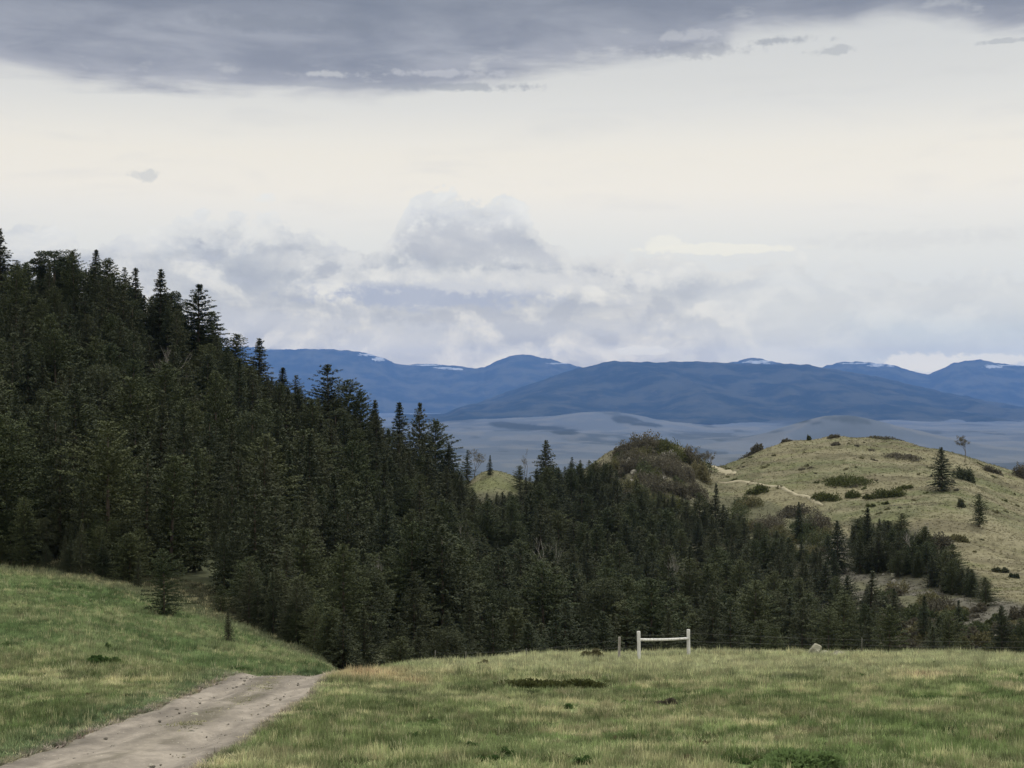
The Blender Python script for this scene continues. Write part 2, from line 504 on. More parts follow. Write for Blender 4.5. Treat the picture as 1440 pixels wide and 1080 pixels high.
def ground_color(X, Y):
    r = np.hypot(X, Y); th = np.clip(np.arctan2(X, Y), -0.97, 0.97)
    Ye = np.maximum(r * np.cos(th), 0.5)
    px = 720 + F * np.tan(th)
    py = HOR - height(X, Y) / Ye * F
    sh = X.shape + (1,)
    def c(*a): return np.array(a)[None] if X.ndim == 1 else np.array(a)
    def mixc(C, w, c2): return C * (1 - w[..., None]) + np.array(c2) * w[..., None]
    # meadow
    a = fbm(X / 9, Y / 9, 31, 4); b = fbm(X / 2.2, Y / 2.2, 41, 4); d = fbm(X / 0.7, Y / 0.7, 51, 2)
    C = np.zeros(X.shape + (3,)) + np.array([0.145, 0.205, 0.075])
    C = mixc(C, ss(b, .45, .60) * .75, [0.205, 0.26, 0.110])
    C = mixc(C, ss(a, .45, .62) * .7, [0.26, 0.285, 0.145])
    C = mixc(C, ss(1 - b, .50, .64) * .7, [0.085, 0.130, 0.045])
    C = mixc(C, ss(d, .58, .74) * .7, [0.42, 0.40, 0.23])
    C = mixc(C, ss(1 - d, .58, .74) * .7, [0.05, 0.070, 0.025])
    C = mixc(C, ss(fbm(X / 5, Y / 3, 66, 3), .56, .66) * .55, [0.10, 0.13, 0.05])
    # pale band near the lip of the meadow
    lipw = ss(Ye, 42, 52) * ss(px, 520, 620) * (1 - ss(Ye, 68, 80))
    C = mixc(C, lipw * .65, [0.33, 0.36, 0.20])
    # lush dip along the front
    lush = ss(22 + 8 * a - Ye, -4, 2) + 0
    C = mixc(C, np.clip(lush, 0, 1) * .35 * ss(px, 300, 500), [0.115, 0.175, 0.055])
    # orange dry grass
    o1 = np.exp(-((px - 520) / 52) ** 2 - ((Ye - 45.0) / 3.4) ** 2) + .6 * np.exp(-((px - 585) / 30) ** 2 - ((Ye - 41) / 1.8) ** 2)
    C = mixc(C, np.clip(o1 * (0.5 + b), 0, 1) * .8, [0.42, 0.33, 0.19])
    o2 = np.exp(-((px - 1300) / 26) ** 2 - ((Ye - 43.5) / 1.6) ** 2)
    C = mixc(C, np.clip(o2 * (0.5 + b), 0, 1) * .8, [0.40, 0.33, 0.20])
    # green hillside behind the road
    hs = ss(Ye, 49, 56) * (1 - ss(px, 500, 540))
    G = np.zeros_like(C) + np.array([0.118, 0.178, 0.070])
    G = mixc(G, ss(a, .45, .65) * .6, [0.165, 0.21, 0.09])
    G = mixc(G, ss(b, .52, .70) * .6, [0.20, 0.24, 0.115])
    G = mixc(G, ss(1 - b, .55, .7) * .6, [0.070, 0.115, 0.040])
    C = C * (1 - hs[..., None]) + G * hs[..., None]
    yel = ss(px, 60, 200) * (1 - ss(px, 285, 320)) * np.exp(-((Ye - 41.5) / 2.4) ** 2)
    C = mixc(C, yel * ss(b, .45, .6) * .8, [0.42, 0.40, 0.19])
    # greener verge left of the road
    rd = road_dist(X, Y)
    vg = (1 - ss(rd, RHW + .3, RHW + 1.6)) * (X < np.interp(Y, RC[:, 1], RC[:, 0]))
    C = mixc(C, vg * .75, [0.085, 0.130, 0.060])
    C = mixc(C, (1 - ss(rd, RHW - .1, RHW + .15)), [0.24, 0.21, 0.17])
    # far hill: dry grass
    fh = ss(Ye, 125, 150)
    e = fbm(X / 30, Y / 18, 71, 4); g = fbm(X / 6, Y / 4, 81, 4)
    H = np.zeros_like(C) + np.array([0.116, 0.116, 0.062])
    H = mixc(H, ss(e, .44, .58) * .8, [0.170, 0.152, 0.092])
    H = mixc(H, ss(1 - e, .50, .60) * .7, [0.115, 0.120, 0.062])
    H = mixc(H, ss(g, .52, .68) * .4, [0.225, 0.205, 0.128])
    H = mixc(H, ss(1 - g, .55, .7) * .45, [0.14, 0.15, 0.065])
    H = mixc(H, ss(fbm(X / 14, Y / 4, 91, 4), .53, .62) * .65, [0.105, 0.092, 0.058])
    H = mixc(H, ss(fbm(X / 9, Y / 2.6, 95, 4), .55, .63) * .5, [0.215, 0.195, 0.125])
    sc = (1 - ss(py - np.interp(px, [980, 1080, 1150, 1200, 1300, 1400, 1500], [700, 712, 745, 770, 812, 850, 870]), -14, -2))
    H = mixc(H, (1 - sc) * ss(fbm(X / 10, Y / 8, 101, 4), .25, .45), [0.105, 0.103, 0.062])
    H = mixc(H, (1 - sc) * ss(px, 1105, 1140) * ss(fbm(X / 7, Y / 6, 107, 4), .38, .55), [0.105, 0.098, 0.078])
    knob = np.exp(-((px - 920) / 75) ** 2) * ss(py, 600, 625) * (1 - ss(py, 690, 740))
    H = mixc(H, np.clip(knob * 1.6, 0, 1) * .85 * ss(g, .2, .4), [0.105, 0.098, 0.066])
    C = C * (1 - fh[..., None]) + H * fh[..., None]
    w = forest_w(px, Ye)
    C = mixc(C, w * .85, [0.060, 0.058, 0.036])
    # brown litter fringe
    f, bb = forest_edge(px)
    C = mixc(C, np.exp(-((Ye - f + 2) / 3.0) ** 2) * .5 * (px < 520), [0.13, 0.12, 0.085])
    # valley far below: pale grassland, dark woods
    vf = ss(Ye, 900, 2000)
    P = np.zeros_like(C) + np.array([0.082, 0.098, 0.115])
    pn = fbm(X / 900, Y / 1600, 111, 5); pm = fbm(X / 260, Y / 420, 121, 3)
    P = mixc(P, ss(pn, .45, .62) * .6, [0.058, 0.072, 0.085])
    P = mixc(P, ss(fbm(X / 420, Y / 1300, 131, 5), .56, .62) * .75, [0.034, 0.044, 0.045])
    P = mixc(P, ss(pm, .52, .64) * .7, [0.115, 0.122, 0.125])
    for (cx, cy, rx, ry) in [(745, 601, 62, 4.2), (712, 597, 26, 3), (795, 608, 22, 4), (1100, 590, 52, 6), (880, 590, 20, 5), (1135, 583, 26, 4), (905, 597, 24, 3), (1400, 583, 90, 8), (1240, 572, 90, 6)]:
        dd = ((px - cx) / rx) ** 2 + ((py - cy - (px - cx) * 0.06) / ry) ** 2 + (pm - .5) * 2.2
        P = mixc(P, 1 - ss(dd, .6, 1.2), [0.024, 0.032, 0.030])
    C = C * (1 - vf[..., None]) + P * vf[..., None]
    return np.clip(C, 0, 1)


# ---------------------------------------------------------------- mesh helpers
def mesh_np(name, verts, faces, mats=(), smooth=False, cols_=None, matidx=None):
    """faces: list of (n,k) int arrays"""
    me = bpy.data.meshes.new(name)
    verts = np.asarray(verts, np.float32)
    if not isinstance(faces, list):
        faces = [faces]
    faces = [np.asarray(f, np.int32) for f in faces if len(f)]
    nl = sum(f.size for f in faces); nf = sum(len(f) for f in faces)
    me.vertices.add(len(verts)); me.vertices.foreach_set('co', verts.ravel())
    me.loops.add(nl); me.polygons.add(nf)
    me.loops.foreach_set('vertex_index', np.concatenate([f.ravel() for f in faces]))
    starts = []; s = 0
    for f in faces:
        starts.append(s + np.arange(len(f)) * f.shape[1]); s += f.size
    me.polygons.foreach_set('loop_start', np.concatenate(starts).astype(np.int32))
    if matidx is not None:
        me.polygons.foreach_set('material_index', np.asarray(matidx, np.int32))
    me.polygons.foreach_set('use_smooth', np.full(nf, smooth))
    for m in mats:
        me.materials.append(m)
    me.update(calc_edges=True)
    if cols_ is not None:
        at = me.attributes.new('tint', 'FLOAT_COLOR', 'POINT')
        rgba = np.concatenate([cols_, np.ones((len(cols_), 1))], 1).astype(np.float32)
        at.data.foreach_set('color', rgba.ravel())
    return me


def link(name, me, parent=None, loc=(0, 0, 0)):
    o = bpy.data.objects.new(name, me)
    COL.objects.link(o)
    o.location = loc
    if parent:
        o.parent = parent
    return o


def tag(o, label=None, cat=None, group=None, kind=None):
    if label: o['label'] = label
    if cat: o['category'] = cat
    if group: o['group'] = group
    if kind: o['kind'] = kind
    return o


def empty(name, loc, rz=0.0, sc=1.0):
    o = bpy.data.objects.new(name, None)
    COL.objects.link(o)
    o.empty_display_size = 0.3
    o.location = loc
    o.rotation_euler = (0, 0, rz)
    o.scale = (sc, sc, sc) if not isinstance(sc, (tuple, list)) else sc
    return o


# ---------------------------------------------------------------- materials
def principled(name, rough=0.9, spec=0.2):
    m = bpy.data.materials.new(name)
    m.use_nodes = True
    T = NT(m.node_tree)
    b = T.n['Principled BSDF']
    b.inputs['Roughness'].default_value = rough
    b.inputs['Specular IOR Level'].default_value = spec
    return m, T, b


def attr(T, name, typ='GEOMETRY'):
    n = T.n.new('ShaderNodeAttribute')
    n.attribute_name = name
    n.attribute_type = typ
    return n.outputs['Color']


def mat_ground(bumpd=0.05):
    m, T, b = principled('ground_surface', 0.95, 0.1)
    tcn = T.n.new('ShaderNodeTexCoord').outputs['Object']
    n1 = T.noise(tcn, 2.5, 6, 0.65)
    n2 = T.noise(tcn, 0.35, 5, 0.6)
    f = T.m('MULTIPLY', T.m('ADD', T.m('MULTIPLY', n1, 0.9), 0.55), T.m('ADD', T.m('MULTIPLY', n2, 0.6), 0.7))
    c = T.mix(1.0, attr(T, 'tint'), T.vec(f, f, f), 'MULTIPLY')
    T.put(b.inputs['Base Color'], c)
    bp = T.n.new('ShaderNodeBump')
    bp.inputs['Strength'].default_value = 0.6
    bp.inputs['Distance'].default_value = bumpd
    T.l.new(n1, bp.inputs['Height'])
    T.l.new(bp.outputs[0], b.inputs['Normal'])
    return m


def mat_leaf(name, c1, c2, c3, transl=0.10, hue=1.0):
    m, T, b = principled(name, 0.75, 0.15)
    oi = T.n.new('ShaderNodeObjectInfo').outputs['Random']
    ge = T.n.new('ShaderNodeNewGeometry').outputs['Random Per Island']
    c = T.mix(oi, c1, c2)
    c = T.mix(T.m('MULTIPLY', T.sstep(ge, 0.45, 1.0), 0.35), c, c3)
    T.put(b.inputs['Base Color'], c)
    tr = T.n.new('ShaderNodeBsdfTranslucent')
    T.put(tr.inputs['Color'], c)
    mx = T.n.new('ShaderNodeMixShader')
    mx.inputs[0].default_value = transl
    T.l.new(b.outputs[0], mx.inputs[1])
    T.l.new(tr.outputs[0], mx.inputs[2])
    T.l.new(mx.outputs[0], T.n['Material Output'].inputs[0])
    return m


def mat_noise(name, c1, c2, scale, rough=0.9, stretch=(1, 1, 1), bump=0.02, c3=None):
    m, T, b = principled(name, rough, 0.2)
    tcn = T.n.new('ShaderNodeTexCoord').outputs['Object']
    mp = T.n.new('ShaderNodeMapping')
    mp.inputs['Scale'].default_value = stretch
    T.l.new(tcn, mp.inputs[0])
    n1 = T.noise(mp.outputs[0], scale, 6, 0.65)
    c = T.mix(T.sstep(n1, 0.35, 0.65), c1, c2)
    if c3:
        c = T.mix(T.sstep(T.noise(mp.outputs[0], scale * 3.1, 4, 0.6), 0.55, 0.7), c, c3)
    T.put(b.inputs['Base Color'], c)
    bp = T.n.new('ShaderNodeBump')
    bp.inputs['Strength'].default_value = 0.7
    bp.inputs['Distance'].default_value = bump
    T.l.new(n1, bp.inputs['Height'])
    T.l.new(bp.outputs[0], b.inputs['Normal'])
    return m


M_ground = mat_ground()
M_needle = mat_leaf('dark_needles', (0.034, 0.046, 0.024), (0.064, 0.070, 0.038), (0.108, 0.116, 0.060))
M_needle2 = mat_leaf('green_needles', (0.040, 0.055, 0.024), (0.078, 0.088, 0.040), (0.13, 0.14, 0.066))
M_olive = mat_leaf('olive_leaves', (0.10, 0.10, 0.045), (0.14, 0.125, 0.065), (0.19, 0.17, 0.09))
M_brown = mat_leaf('budding_brown_twigs', (0.085, 0.078, 0.054), (0.108, 0.096, 0.068), (0.15, 0.138, 0.098))
M_juni = mat_leaf('juniper_leaves', (0.060, 0.072, 0.022), (0.075, 0.080, 0.028), (0.12, 0.12, 0.045))
M_forb = mat_leaf('green_forb_leaves', (0.055, 0.105, 0.030), (0.075, 0.12, 0.04), (0.11, 0.17, 0.055), 0.25)
M_lush = mat_leaf('lush_leaves', (0.13, 0.20, 0.07), (0.15, 0.215, 0.08), (0.21, 0.27, 0.11), 0.3)
M_bark = mat_noise('brown_bark', (0.07, 0.055, 0.04), (0.13, 0.105, 0.08), 9, 0.95, (1, 1, .25))
M_dead = mat_noise('weathered_dead_wood', (0.24, 0.22, 0.19), (0.38, 0.35, 0.31), 8, 0.9, (1, 1, .2))
M_post = mat_noise('bleached_fence_wood', (0.50, 0.49, 0.45), (0.72, 0.71, 0.67), 9, 0.85, (1, 1, .12), 0.01, (0.28, 0.25, 0.21))
M_steel = mat_noise('dull_fence_steel', (0.07, 0.075, 0.06), (0.12, 0.11, 0.09), 9, 0.6)
M_wire = mat_noise('grey_wire', (0.16, 0.16, 0.15), (0.24, 0.23, 0.21), 9, 0.5)
M_rock = mat_noise('grey_rock', (0.16, 0.15, 0.125), (0.29, 0.27, 0.225), 1.3, 0.95, (1, 1, 1.6), 0.12, (0.12, 0.115, 0.085))
M_rockp = mat_noise('pale_rock', (0.24, 0.23, 0.17), (0.38, 0.36, 0.27), 1.8, 0.95, (1, 1, 1.6), 0.1, (0.24, 0.23, 0.17))

# tinted plant material: colour carried by each tuft
def mat_tint(name, k=1.0, transl=0.25):
    m, T, b = principled(name, 0.8, 0.15)
    ge = T.n.new('ShaderNodeNewGeometry').outputs['Random Per Island']
    f = T.m('ADD', T.m('MULTIPLY', ge, 0.6), 0.72)
    c = T.mix(1.0, attr(T, 'tint', 'INSTANCER'), T.vec(f, f, f), 'MULTIPLY')
    T.put(b.inputs['Base Color'], c)
    tr = T.n.new('ShaderNodeBsdfTranslucent')
    T.put(tr.inputs['Color'], c)
    mx = T.n.new('ShaderNodeMixShader')
    mx.inputs[0].default_value = transl
    T.l.new(b.outputs[0], mx.inputs[1])
    T.l.new(tr.outputs[0], mx.inputs[2])
    T.l.new(mx.outputs[0], T.n['Material Output'].inputs[0])
    return m


M_grass = mat_tint('grass_blades')

# ---------------------------------------------------------------- ground sheet
th_f = np.linspace(-0.372, 0.372, 720)
th_m = np.concatenate([np.linspace(-1.2, -0.376, 150), th_f, np.linspace(0.376, 1.2, 150)])
th_b = np.linspace(1.25, 2 * math.pi - 1.25, 70)
TH = np.concatenate([th_m, th_b])
RR = np.concatenate([np.exp(np.linspace(math.log(0.6), math.log(17), 30)), np.arange(17.25, 68, 0.26), np.arange(68, 130, 0.9),
                     np.arange(130, 345, 1.1), np.exp(np.linspace(math.log(347), math.log(3500), 60)),
                     np.exp(np.linspace(math.log(3600), math.log(19000), 170)), np.exp(np.linspace(math.log(19300), math.log(30500), 14))])
A, B = np.meshgrid(TH, RR, indexing='ij')
GX = np.sin(A) * B; GY = np.cos(A) * B
GZ = height(GX, GY, True)
nT, nR = A.shape
idx = np.arange(nT * nR).reshape(nT, nR)
i2 = np.roll(idx, -1, 0)
fq = np.stack([idx[:, :-1], idx[:, 1:], i2[:, 1:], i2[:, :-1]], -1).reshape(-1, 4)
cen = np.array([[0, 0, h1(0.0, 0.6)]])
gv = np.concatenate([np.stack([GX, GY, GZ], -1).reshape(-1, 3), cen])
ft = np.stack([idx[:, 0], i2[:, 0], np.full(nT, nT * nR)], -1)
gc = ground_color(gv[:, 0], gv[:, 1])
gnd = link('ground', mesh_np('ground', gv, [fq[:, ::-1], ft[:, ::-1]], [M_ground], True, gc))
tag(gnd, 'grassy slopes and ravine falling to the wide valley floor', None, None, 'structure')
me = gnd.data
if me.polygons[nR * 10].normal.z < 0:
    me.flip_normals()

# ---------------------------------------------------------------- dirt road
def mat_road():
    m, T, b = principled('dirt_and_gravel', 0.95, 0.15)
    tcn = T.n.new('ShaderNodeTexCoord').outputs['Object']
    n1 = T.noise(tcn, 9, 6, 0.7)
    n2 = T.noise(tcn, 1.2, 4, 0.6)
    vor = T.n.new('ShaderNodeTexVoronoi')
    vor.inputs['Scale'].default_value = 11
    T.l.new(tcn, vor.inputs['Vector'])
    f = T.m('MULTIPLY', T.m('ADD', T.m('MULTIPLY', n1, 0.8), 0.6), T.m('ADD', T.m('MULTIPLY', n2, 0.5), 0.75))
    c = T.mix(1.0, attr(T, 'tint'), T.vec(f, f, f), 'MULTIPLY')
    c = T.mix(T.m('MULTIPLY', T.m('SUBTRACT', 1.0, T.sstep(vor.outputs['Distance'], 0.1, 0.22)), T.sstep(n2, .45, .6)), c, (0.40, 0.36, 0.30))
    T.put(b.inputs['Base Color'], c)
    bp = T.n.new('ShaderNodeBump')
    bp.inputs['Strength'].default_value = 0.8
    bp.inputs['Distance'].default_value = 0.03
    T.l.new(n1, bp.inputs['Height'])
    T.l.new(bp.outputs[0], b.inputs['Normal'])
    return m


na = 64
tan = np.gradient(RC, axis=0); tan /= np.linalg.norm(tan, axis=1)[:, None]
nor = np.stack([tan[:, 1], -tan[:, 0]], 1)
s_ = np.linspace(-1, 1, na)
wob = 0.16 * (fbm(RC[:, 1] / 1.5, RC[:, 1] * 0, 131, 3) - .5) * 2
RX = RC[:, None, 0] + nor[:, None, 0] * s_[None] * (RHW + .05 + wob[:, None])
RY = RC[:, None, 1] + nor[:, None, 1] * s_[None] * (RHW + .05 + wob[:, None])
prof_r = -0.06 * np.exp(-((np.abs(s_) - .52) / .16) ** 2) + 0.02 - 0.10 * ss(np.abs(s_), .88, 1.0) + 0.03
RZ = height(RX, RY) - 0.02 + prof_r[None] + 0.030 * (fbm(RX * 4, RY * 3.5, 141, 4) - .5)
rc = np.zeros(RX.shape + (3,)) + np.array([0.245, 0.215, 0.180])
rc = rc * (.86 + .28 * ss(fbm(RX / .25, RY / .6, 145, 4), .3, .7))[..., None]
rc = rc * (.82 + .34 * ss(fbm(RX / .5, RY / 7.0, 146, 3), .35, .65))[..., None]
nn = fbm(RX / .5, RY / 1.6, 151, 4)
trk = np.exp(-((np.abs(s_) - .5) / .2) ** 2)[None]
rc = rc * (1 - (.28 * (1 - trk) * ss(nn, .3, .6))[..., None])
midw = (np.exp(-(s_ / .24) ** 2)[None] * (.35 + .65 * ss(nn, .40, .60)) * ss(RY, 15, 22))[..., None]
rc = rc * (1 - .7 * midw) + np.array([0.115, 0.103, 0.072]) * .7 * midw
edw = (ss(np.abs(s_), .80, 1.0)[None] * ss(nn, .35, .6))[..., None]
rc = rc * (1 - .6 * edw) + np.array([0.15, 0.16, 0.085]) * .6 * edw
idr = np.arange(RX.size).reshape(RX.shape)
fr = np.stack([idr[:-1, :-1], idr[1:, :-1], idr[1:, 1:], idr[:-1, 1:]], -1).reshape(-1, 4)
rd_o = link('dirt_road', mesh_np('dirt_road', np.stack([RX, RY, RZ], -1).reshape(-1, 3), fr[:, ::-1], [mat_road()], True, rc.reshape(-1, 3)))
tag(rd_o, 'two track dirt road crossing the meadow', None, None, 'structure')
if rd_o.data.polygons[0].normal.z < 0:
    rd_o.data.flip_normals()

# ---------------------------------------------------------------- path on the far hill
M_path = mat_noise('pale_bare_soil', (0.25, 0.22, 0.145), (0.36, 0.325, 0.225), 1.2)


def hill_path(pts, hw, label):
    P = np.array([on_ground(a, b, 150)[:2] for a, b in pts])
    t = np.linspace(0, 1, len(P)); tt = np.linspace(0, 1, 60)
    C = np.stack([pchip(t, P[:, 0], tt), pchip(t, P[:, 1], tt)], 1)
    tn = np.gradient(C, axis=0); tn /= np.linalg.norm(tn, axis=1)[:, None]
    nr = np.stack([tn[:, 1], -tn[:, 0]], 1)
    s = np.linspace(-1, 1, 6)
    w = hw * (0.5 + fbm(np.arange(60) / 4.0, np.zeros(60), 161, 3)) * np.minimum(1, np.minimum(tt, 1 - tt) * 8 + .15)
    X = C[:, None, 0] + nr[:, None, 0] * s[None] * w[:, None]
    Y = C[:, None, 1] + nr[:, None, 1] * s[None] * w[:, None]
    Z = height(X, Y) + 0.22 - 0.3 * (np.abs(s)[None] > .9)
    i = np.arange(X.size).reshape(X.shape)
    f = np.stack([i[:-1, :-1], i[1:, :-1], i[1:, 1:], i[:-1, 1:]], -1).reshape(-1, 4)
    o = link('hill_path', mesh_np('hill_path', np.stack([X, Y, Z], -1).reshape(-1, 3), f, [M_path], True))
    if o.data.polygons[0].normal.z < 0:
        o.data.flip_normals()
    tag(o, label, None, None, 'structure')


hill_path([(998, 655), (1012, 660), (1033, 668)], 1.2, 'short pale bare path below the skyline of the hill')
hill_path([(1010, 679), (1045, 678), (1078, 684), (1110, 692), (1140, 702), (1158, 712)], 0.5, 'thin pale track crossing the dry hill')

# ---------------------------------------------------------------- mountains
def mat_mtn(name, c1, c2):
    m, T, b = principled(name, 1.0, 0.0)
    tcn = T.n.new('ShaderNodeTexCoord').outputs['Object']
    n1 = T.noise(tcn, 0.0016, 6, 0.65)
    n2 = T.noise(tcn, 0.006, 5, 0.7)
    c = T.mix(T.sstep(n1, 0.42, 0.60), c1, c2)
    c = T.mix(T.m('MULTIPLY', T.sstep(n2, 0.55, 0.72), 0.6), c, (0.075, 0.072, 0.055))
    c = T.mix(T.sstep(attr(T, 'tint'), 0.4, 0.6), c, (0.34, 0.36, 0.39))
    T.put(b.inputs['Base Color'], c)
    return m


def mountain(name, ridge, Yb, Yc, zb, mat, label, seed, snow=(), x0=None, x1=None, amp=60, step=2.0):
    rp = np.array(ridge, float)
    x0 = rp[0, 0] if x0 is None else x0; x1 = rp[-1, 0] if x1 is None else x1
    P = np.arange(x0, x1 + .1, step)
    T_ = np.concatenate([np.linspace(0, .8, 60), np.linspace(.81, 1.0, 34), np.linspace(1.02, 1.8, 14)])
    rz = pchip(rp[:, 0], rp[:, 1], P)
    rz = rz + (fbm(P / 9.0, P * 0, seed + 9, 3) - .5) * 3.0
    PP, TT = np.meshgrid(P, T_, indexing='ij')
    Y = Yb + (Yc - Yb) * TT
    X = (PP - 720) / F * Yc + (PP - 720) / F * (Y - Yc) * .9
    zc = ((HOR - rz) / F * Yc)[:, None]
    up = np.clip(TT, 0, 1); upz = (up ** 1.25)
    dn = np.clip((TT - 1) / .8, 0, 1)
    z = zb + (zc - zb) * upz * (1 - dn ** 1.1)
    spur = 1 - np.abs(fbm(X / 1500 + 0.4 * TT, Y / 5200, seed, 4) * 2 - 1) * 1.6
    sp2 = fbm(X / 420, Y / 900, seed + 3, 4) - .5
    env = np.sin(np.clip(TT, 0, 1) * math.pi) ** .8
    z = z + env * (amp * (spur - .5) * 2.2 + amp * .9 * sp2)
    py = HOR - z / Y * F
    sn = np.zeros_like(z)
    for (cx, cy, rx, ry) in snow:
        d = ((PP - cx) / rx) ** 2 + ((py - cy) / ry) ** 2 + (fbm(PP / 5, TT * 160, seed + 5, 3) - .5) * 4.5
        sn = np.maximum(sn, (d < .85) & (TT <= 1.02))
    i = np.arange(X.size).reshape(X.shape)
    f = np.stack([i[:-1, :-1], i[1:, :-1], i[1:, 1:], i[:-1, 1:]], -1).reshape(-1, 4)
    cc = np.repeat(sn.reshape(-1, 1), 3, 1)
    o = link(name, mesh_np(name, np.stack([X, Y, z], -1).reshape(-1, 3), f, [mat], True, cc))
    if o.data.polygons[5].normal.z < 0:
        o.data.flip_normals()
    tag(o, label, None, None, 'structure')
    return o


R1 = [(-700, 500), (-200, 492), (200, 490), (340, 488), (390, 491.5), (450, 491), (500, 494), (540, 504), (562, 513), (600, 511.5), (650, 516), (670, 518.5), (700, 507),
      (735, 498.5), (765, 503), (800, 512), (830, 518), (900, 520), (1000, 516), (1030, 509), (1062, 504), (1098, 511), (1150, 518), (1170, 512), (1195, 508.5),
      (1240, 511), (1275, 519), (1303, 526), (1320, 521), (1345, 510), (1380, 506), (1410, 512), (1450, 514), (1700, 500), (2200, 510)]
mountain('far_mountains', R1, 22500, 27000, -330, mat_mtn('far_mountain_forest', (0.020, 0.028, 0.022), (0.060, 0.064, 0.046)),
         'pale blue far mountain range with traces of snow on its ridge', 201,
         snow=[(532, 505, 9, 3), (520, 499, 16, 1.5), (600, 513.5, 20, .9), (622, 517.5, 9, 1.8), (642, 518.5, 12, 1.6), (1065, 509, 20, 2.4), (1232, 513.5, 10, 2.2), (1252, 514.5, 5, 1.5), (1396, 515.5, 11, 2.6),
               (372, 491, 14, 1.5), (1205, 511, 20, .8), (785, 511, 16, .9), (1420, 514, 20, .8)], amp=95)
R2 = [(560, 590), (620, 588), (660, 571), (700, 556), (760, 535), (800, 521), (835, 513), (862, 508), (920, 509), (965, 508), (1030, 511), (1080, 512), (1130, 512.5), (1162, 518),
      (1230, 529), (1300, 545), (1370, 560), (1440, 573), (1520, 578), (1700, 583), (2200, 588)]
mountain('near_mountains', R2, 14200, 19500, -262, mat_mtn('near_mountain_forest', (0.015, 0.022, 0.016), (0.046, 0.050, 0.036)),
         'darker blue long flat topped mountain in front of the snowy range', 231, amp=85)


# ---------------------------------------------------------------- geometry bits
def leaf_quads(C, D, Wd, L, w):
    """diamond leaves: centres, directions, side vectors, lengths, widths"""
    D = D / (np.linalg.norm(D, axis=1)[:, None] + 1e-9)
    S = np.cross(D, Wd); S /= (np.linalg.norm(S, axis=1)[:, None] + 1e-9)
    v0 = C - D * L[:, None] * .5; v2 = C + D * L[:, None] * .5
    v1 = C + S * w[:, None] * .5 - D * (L * .08)[:, None]; v3 = C - S * w[:, None] * .5 - D * (L * .08)[:, None]
    V_ = np.stack([v0, v1, v2, v3], 1).reshape(-1, 3)
    return V_, np.arange(len(C) * 4).reshape(-1, 4)


def tube(path, radii, k=6, cap=True):
    path = np.asarray(path, float); n = len(path)
    V_ = []; Fq = []
    for i in range(n):
        t = path[min(i + 1, n - 1)] - path[max(i - 1, 0)]
        t = t / (np.linalg.norm(t) + 1e-9)
        a = np.cross(t, [0.3, 1, 0.1]); a /= np.linalg.norm(a) + 1e-9
        b = np.cross(t, a)
        for j in range(k):
            an = 2 * math.pi * j / k
            V_.append(path[i] + radii[i] * (a * math.cos(an) + b * math.sin(an)))
    for i in range(n - 1):
        for j in range(k):
            Fq.append([i * k + j, i * k + (j + 1) % k, (i + 1) * k + (j + 1) % k, (i + 1) * k + j])
    if cap:
        V_.append(path[-1]); c = len(V_) - 1
        for j in range(k):
            a_, b_ = (n - 1) * k + j, (n - 1) * k + (j + 1) % k
            Fq.append([a_, b_, c, c])
    return np.array(V_), [f for f in Fq]


def join(parts):
    V_ = []; Q = []; Tn = []; o = 0
    for v_, f_ in parts:
        v_ = np.asarray(v_)
        for f in f_:
            f = list(f)
            if len(f) == 4 and f[2] == f[3]:
                Tn.append([x + o for x in f[:3]])
            elif len(f) == 3:
                Tn.append([x + o for x in f])
            else:
                Q.append([x + o for x in f])
        V_.append(v_); o += len(v_)
    return np.concatenate(V_), [np.array(Q, np.int32).reshape(-1, 4), np.array(Tn, np.int32).reshape(-1, 3)]


H0 = 8.0


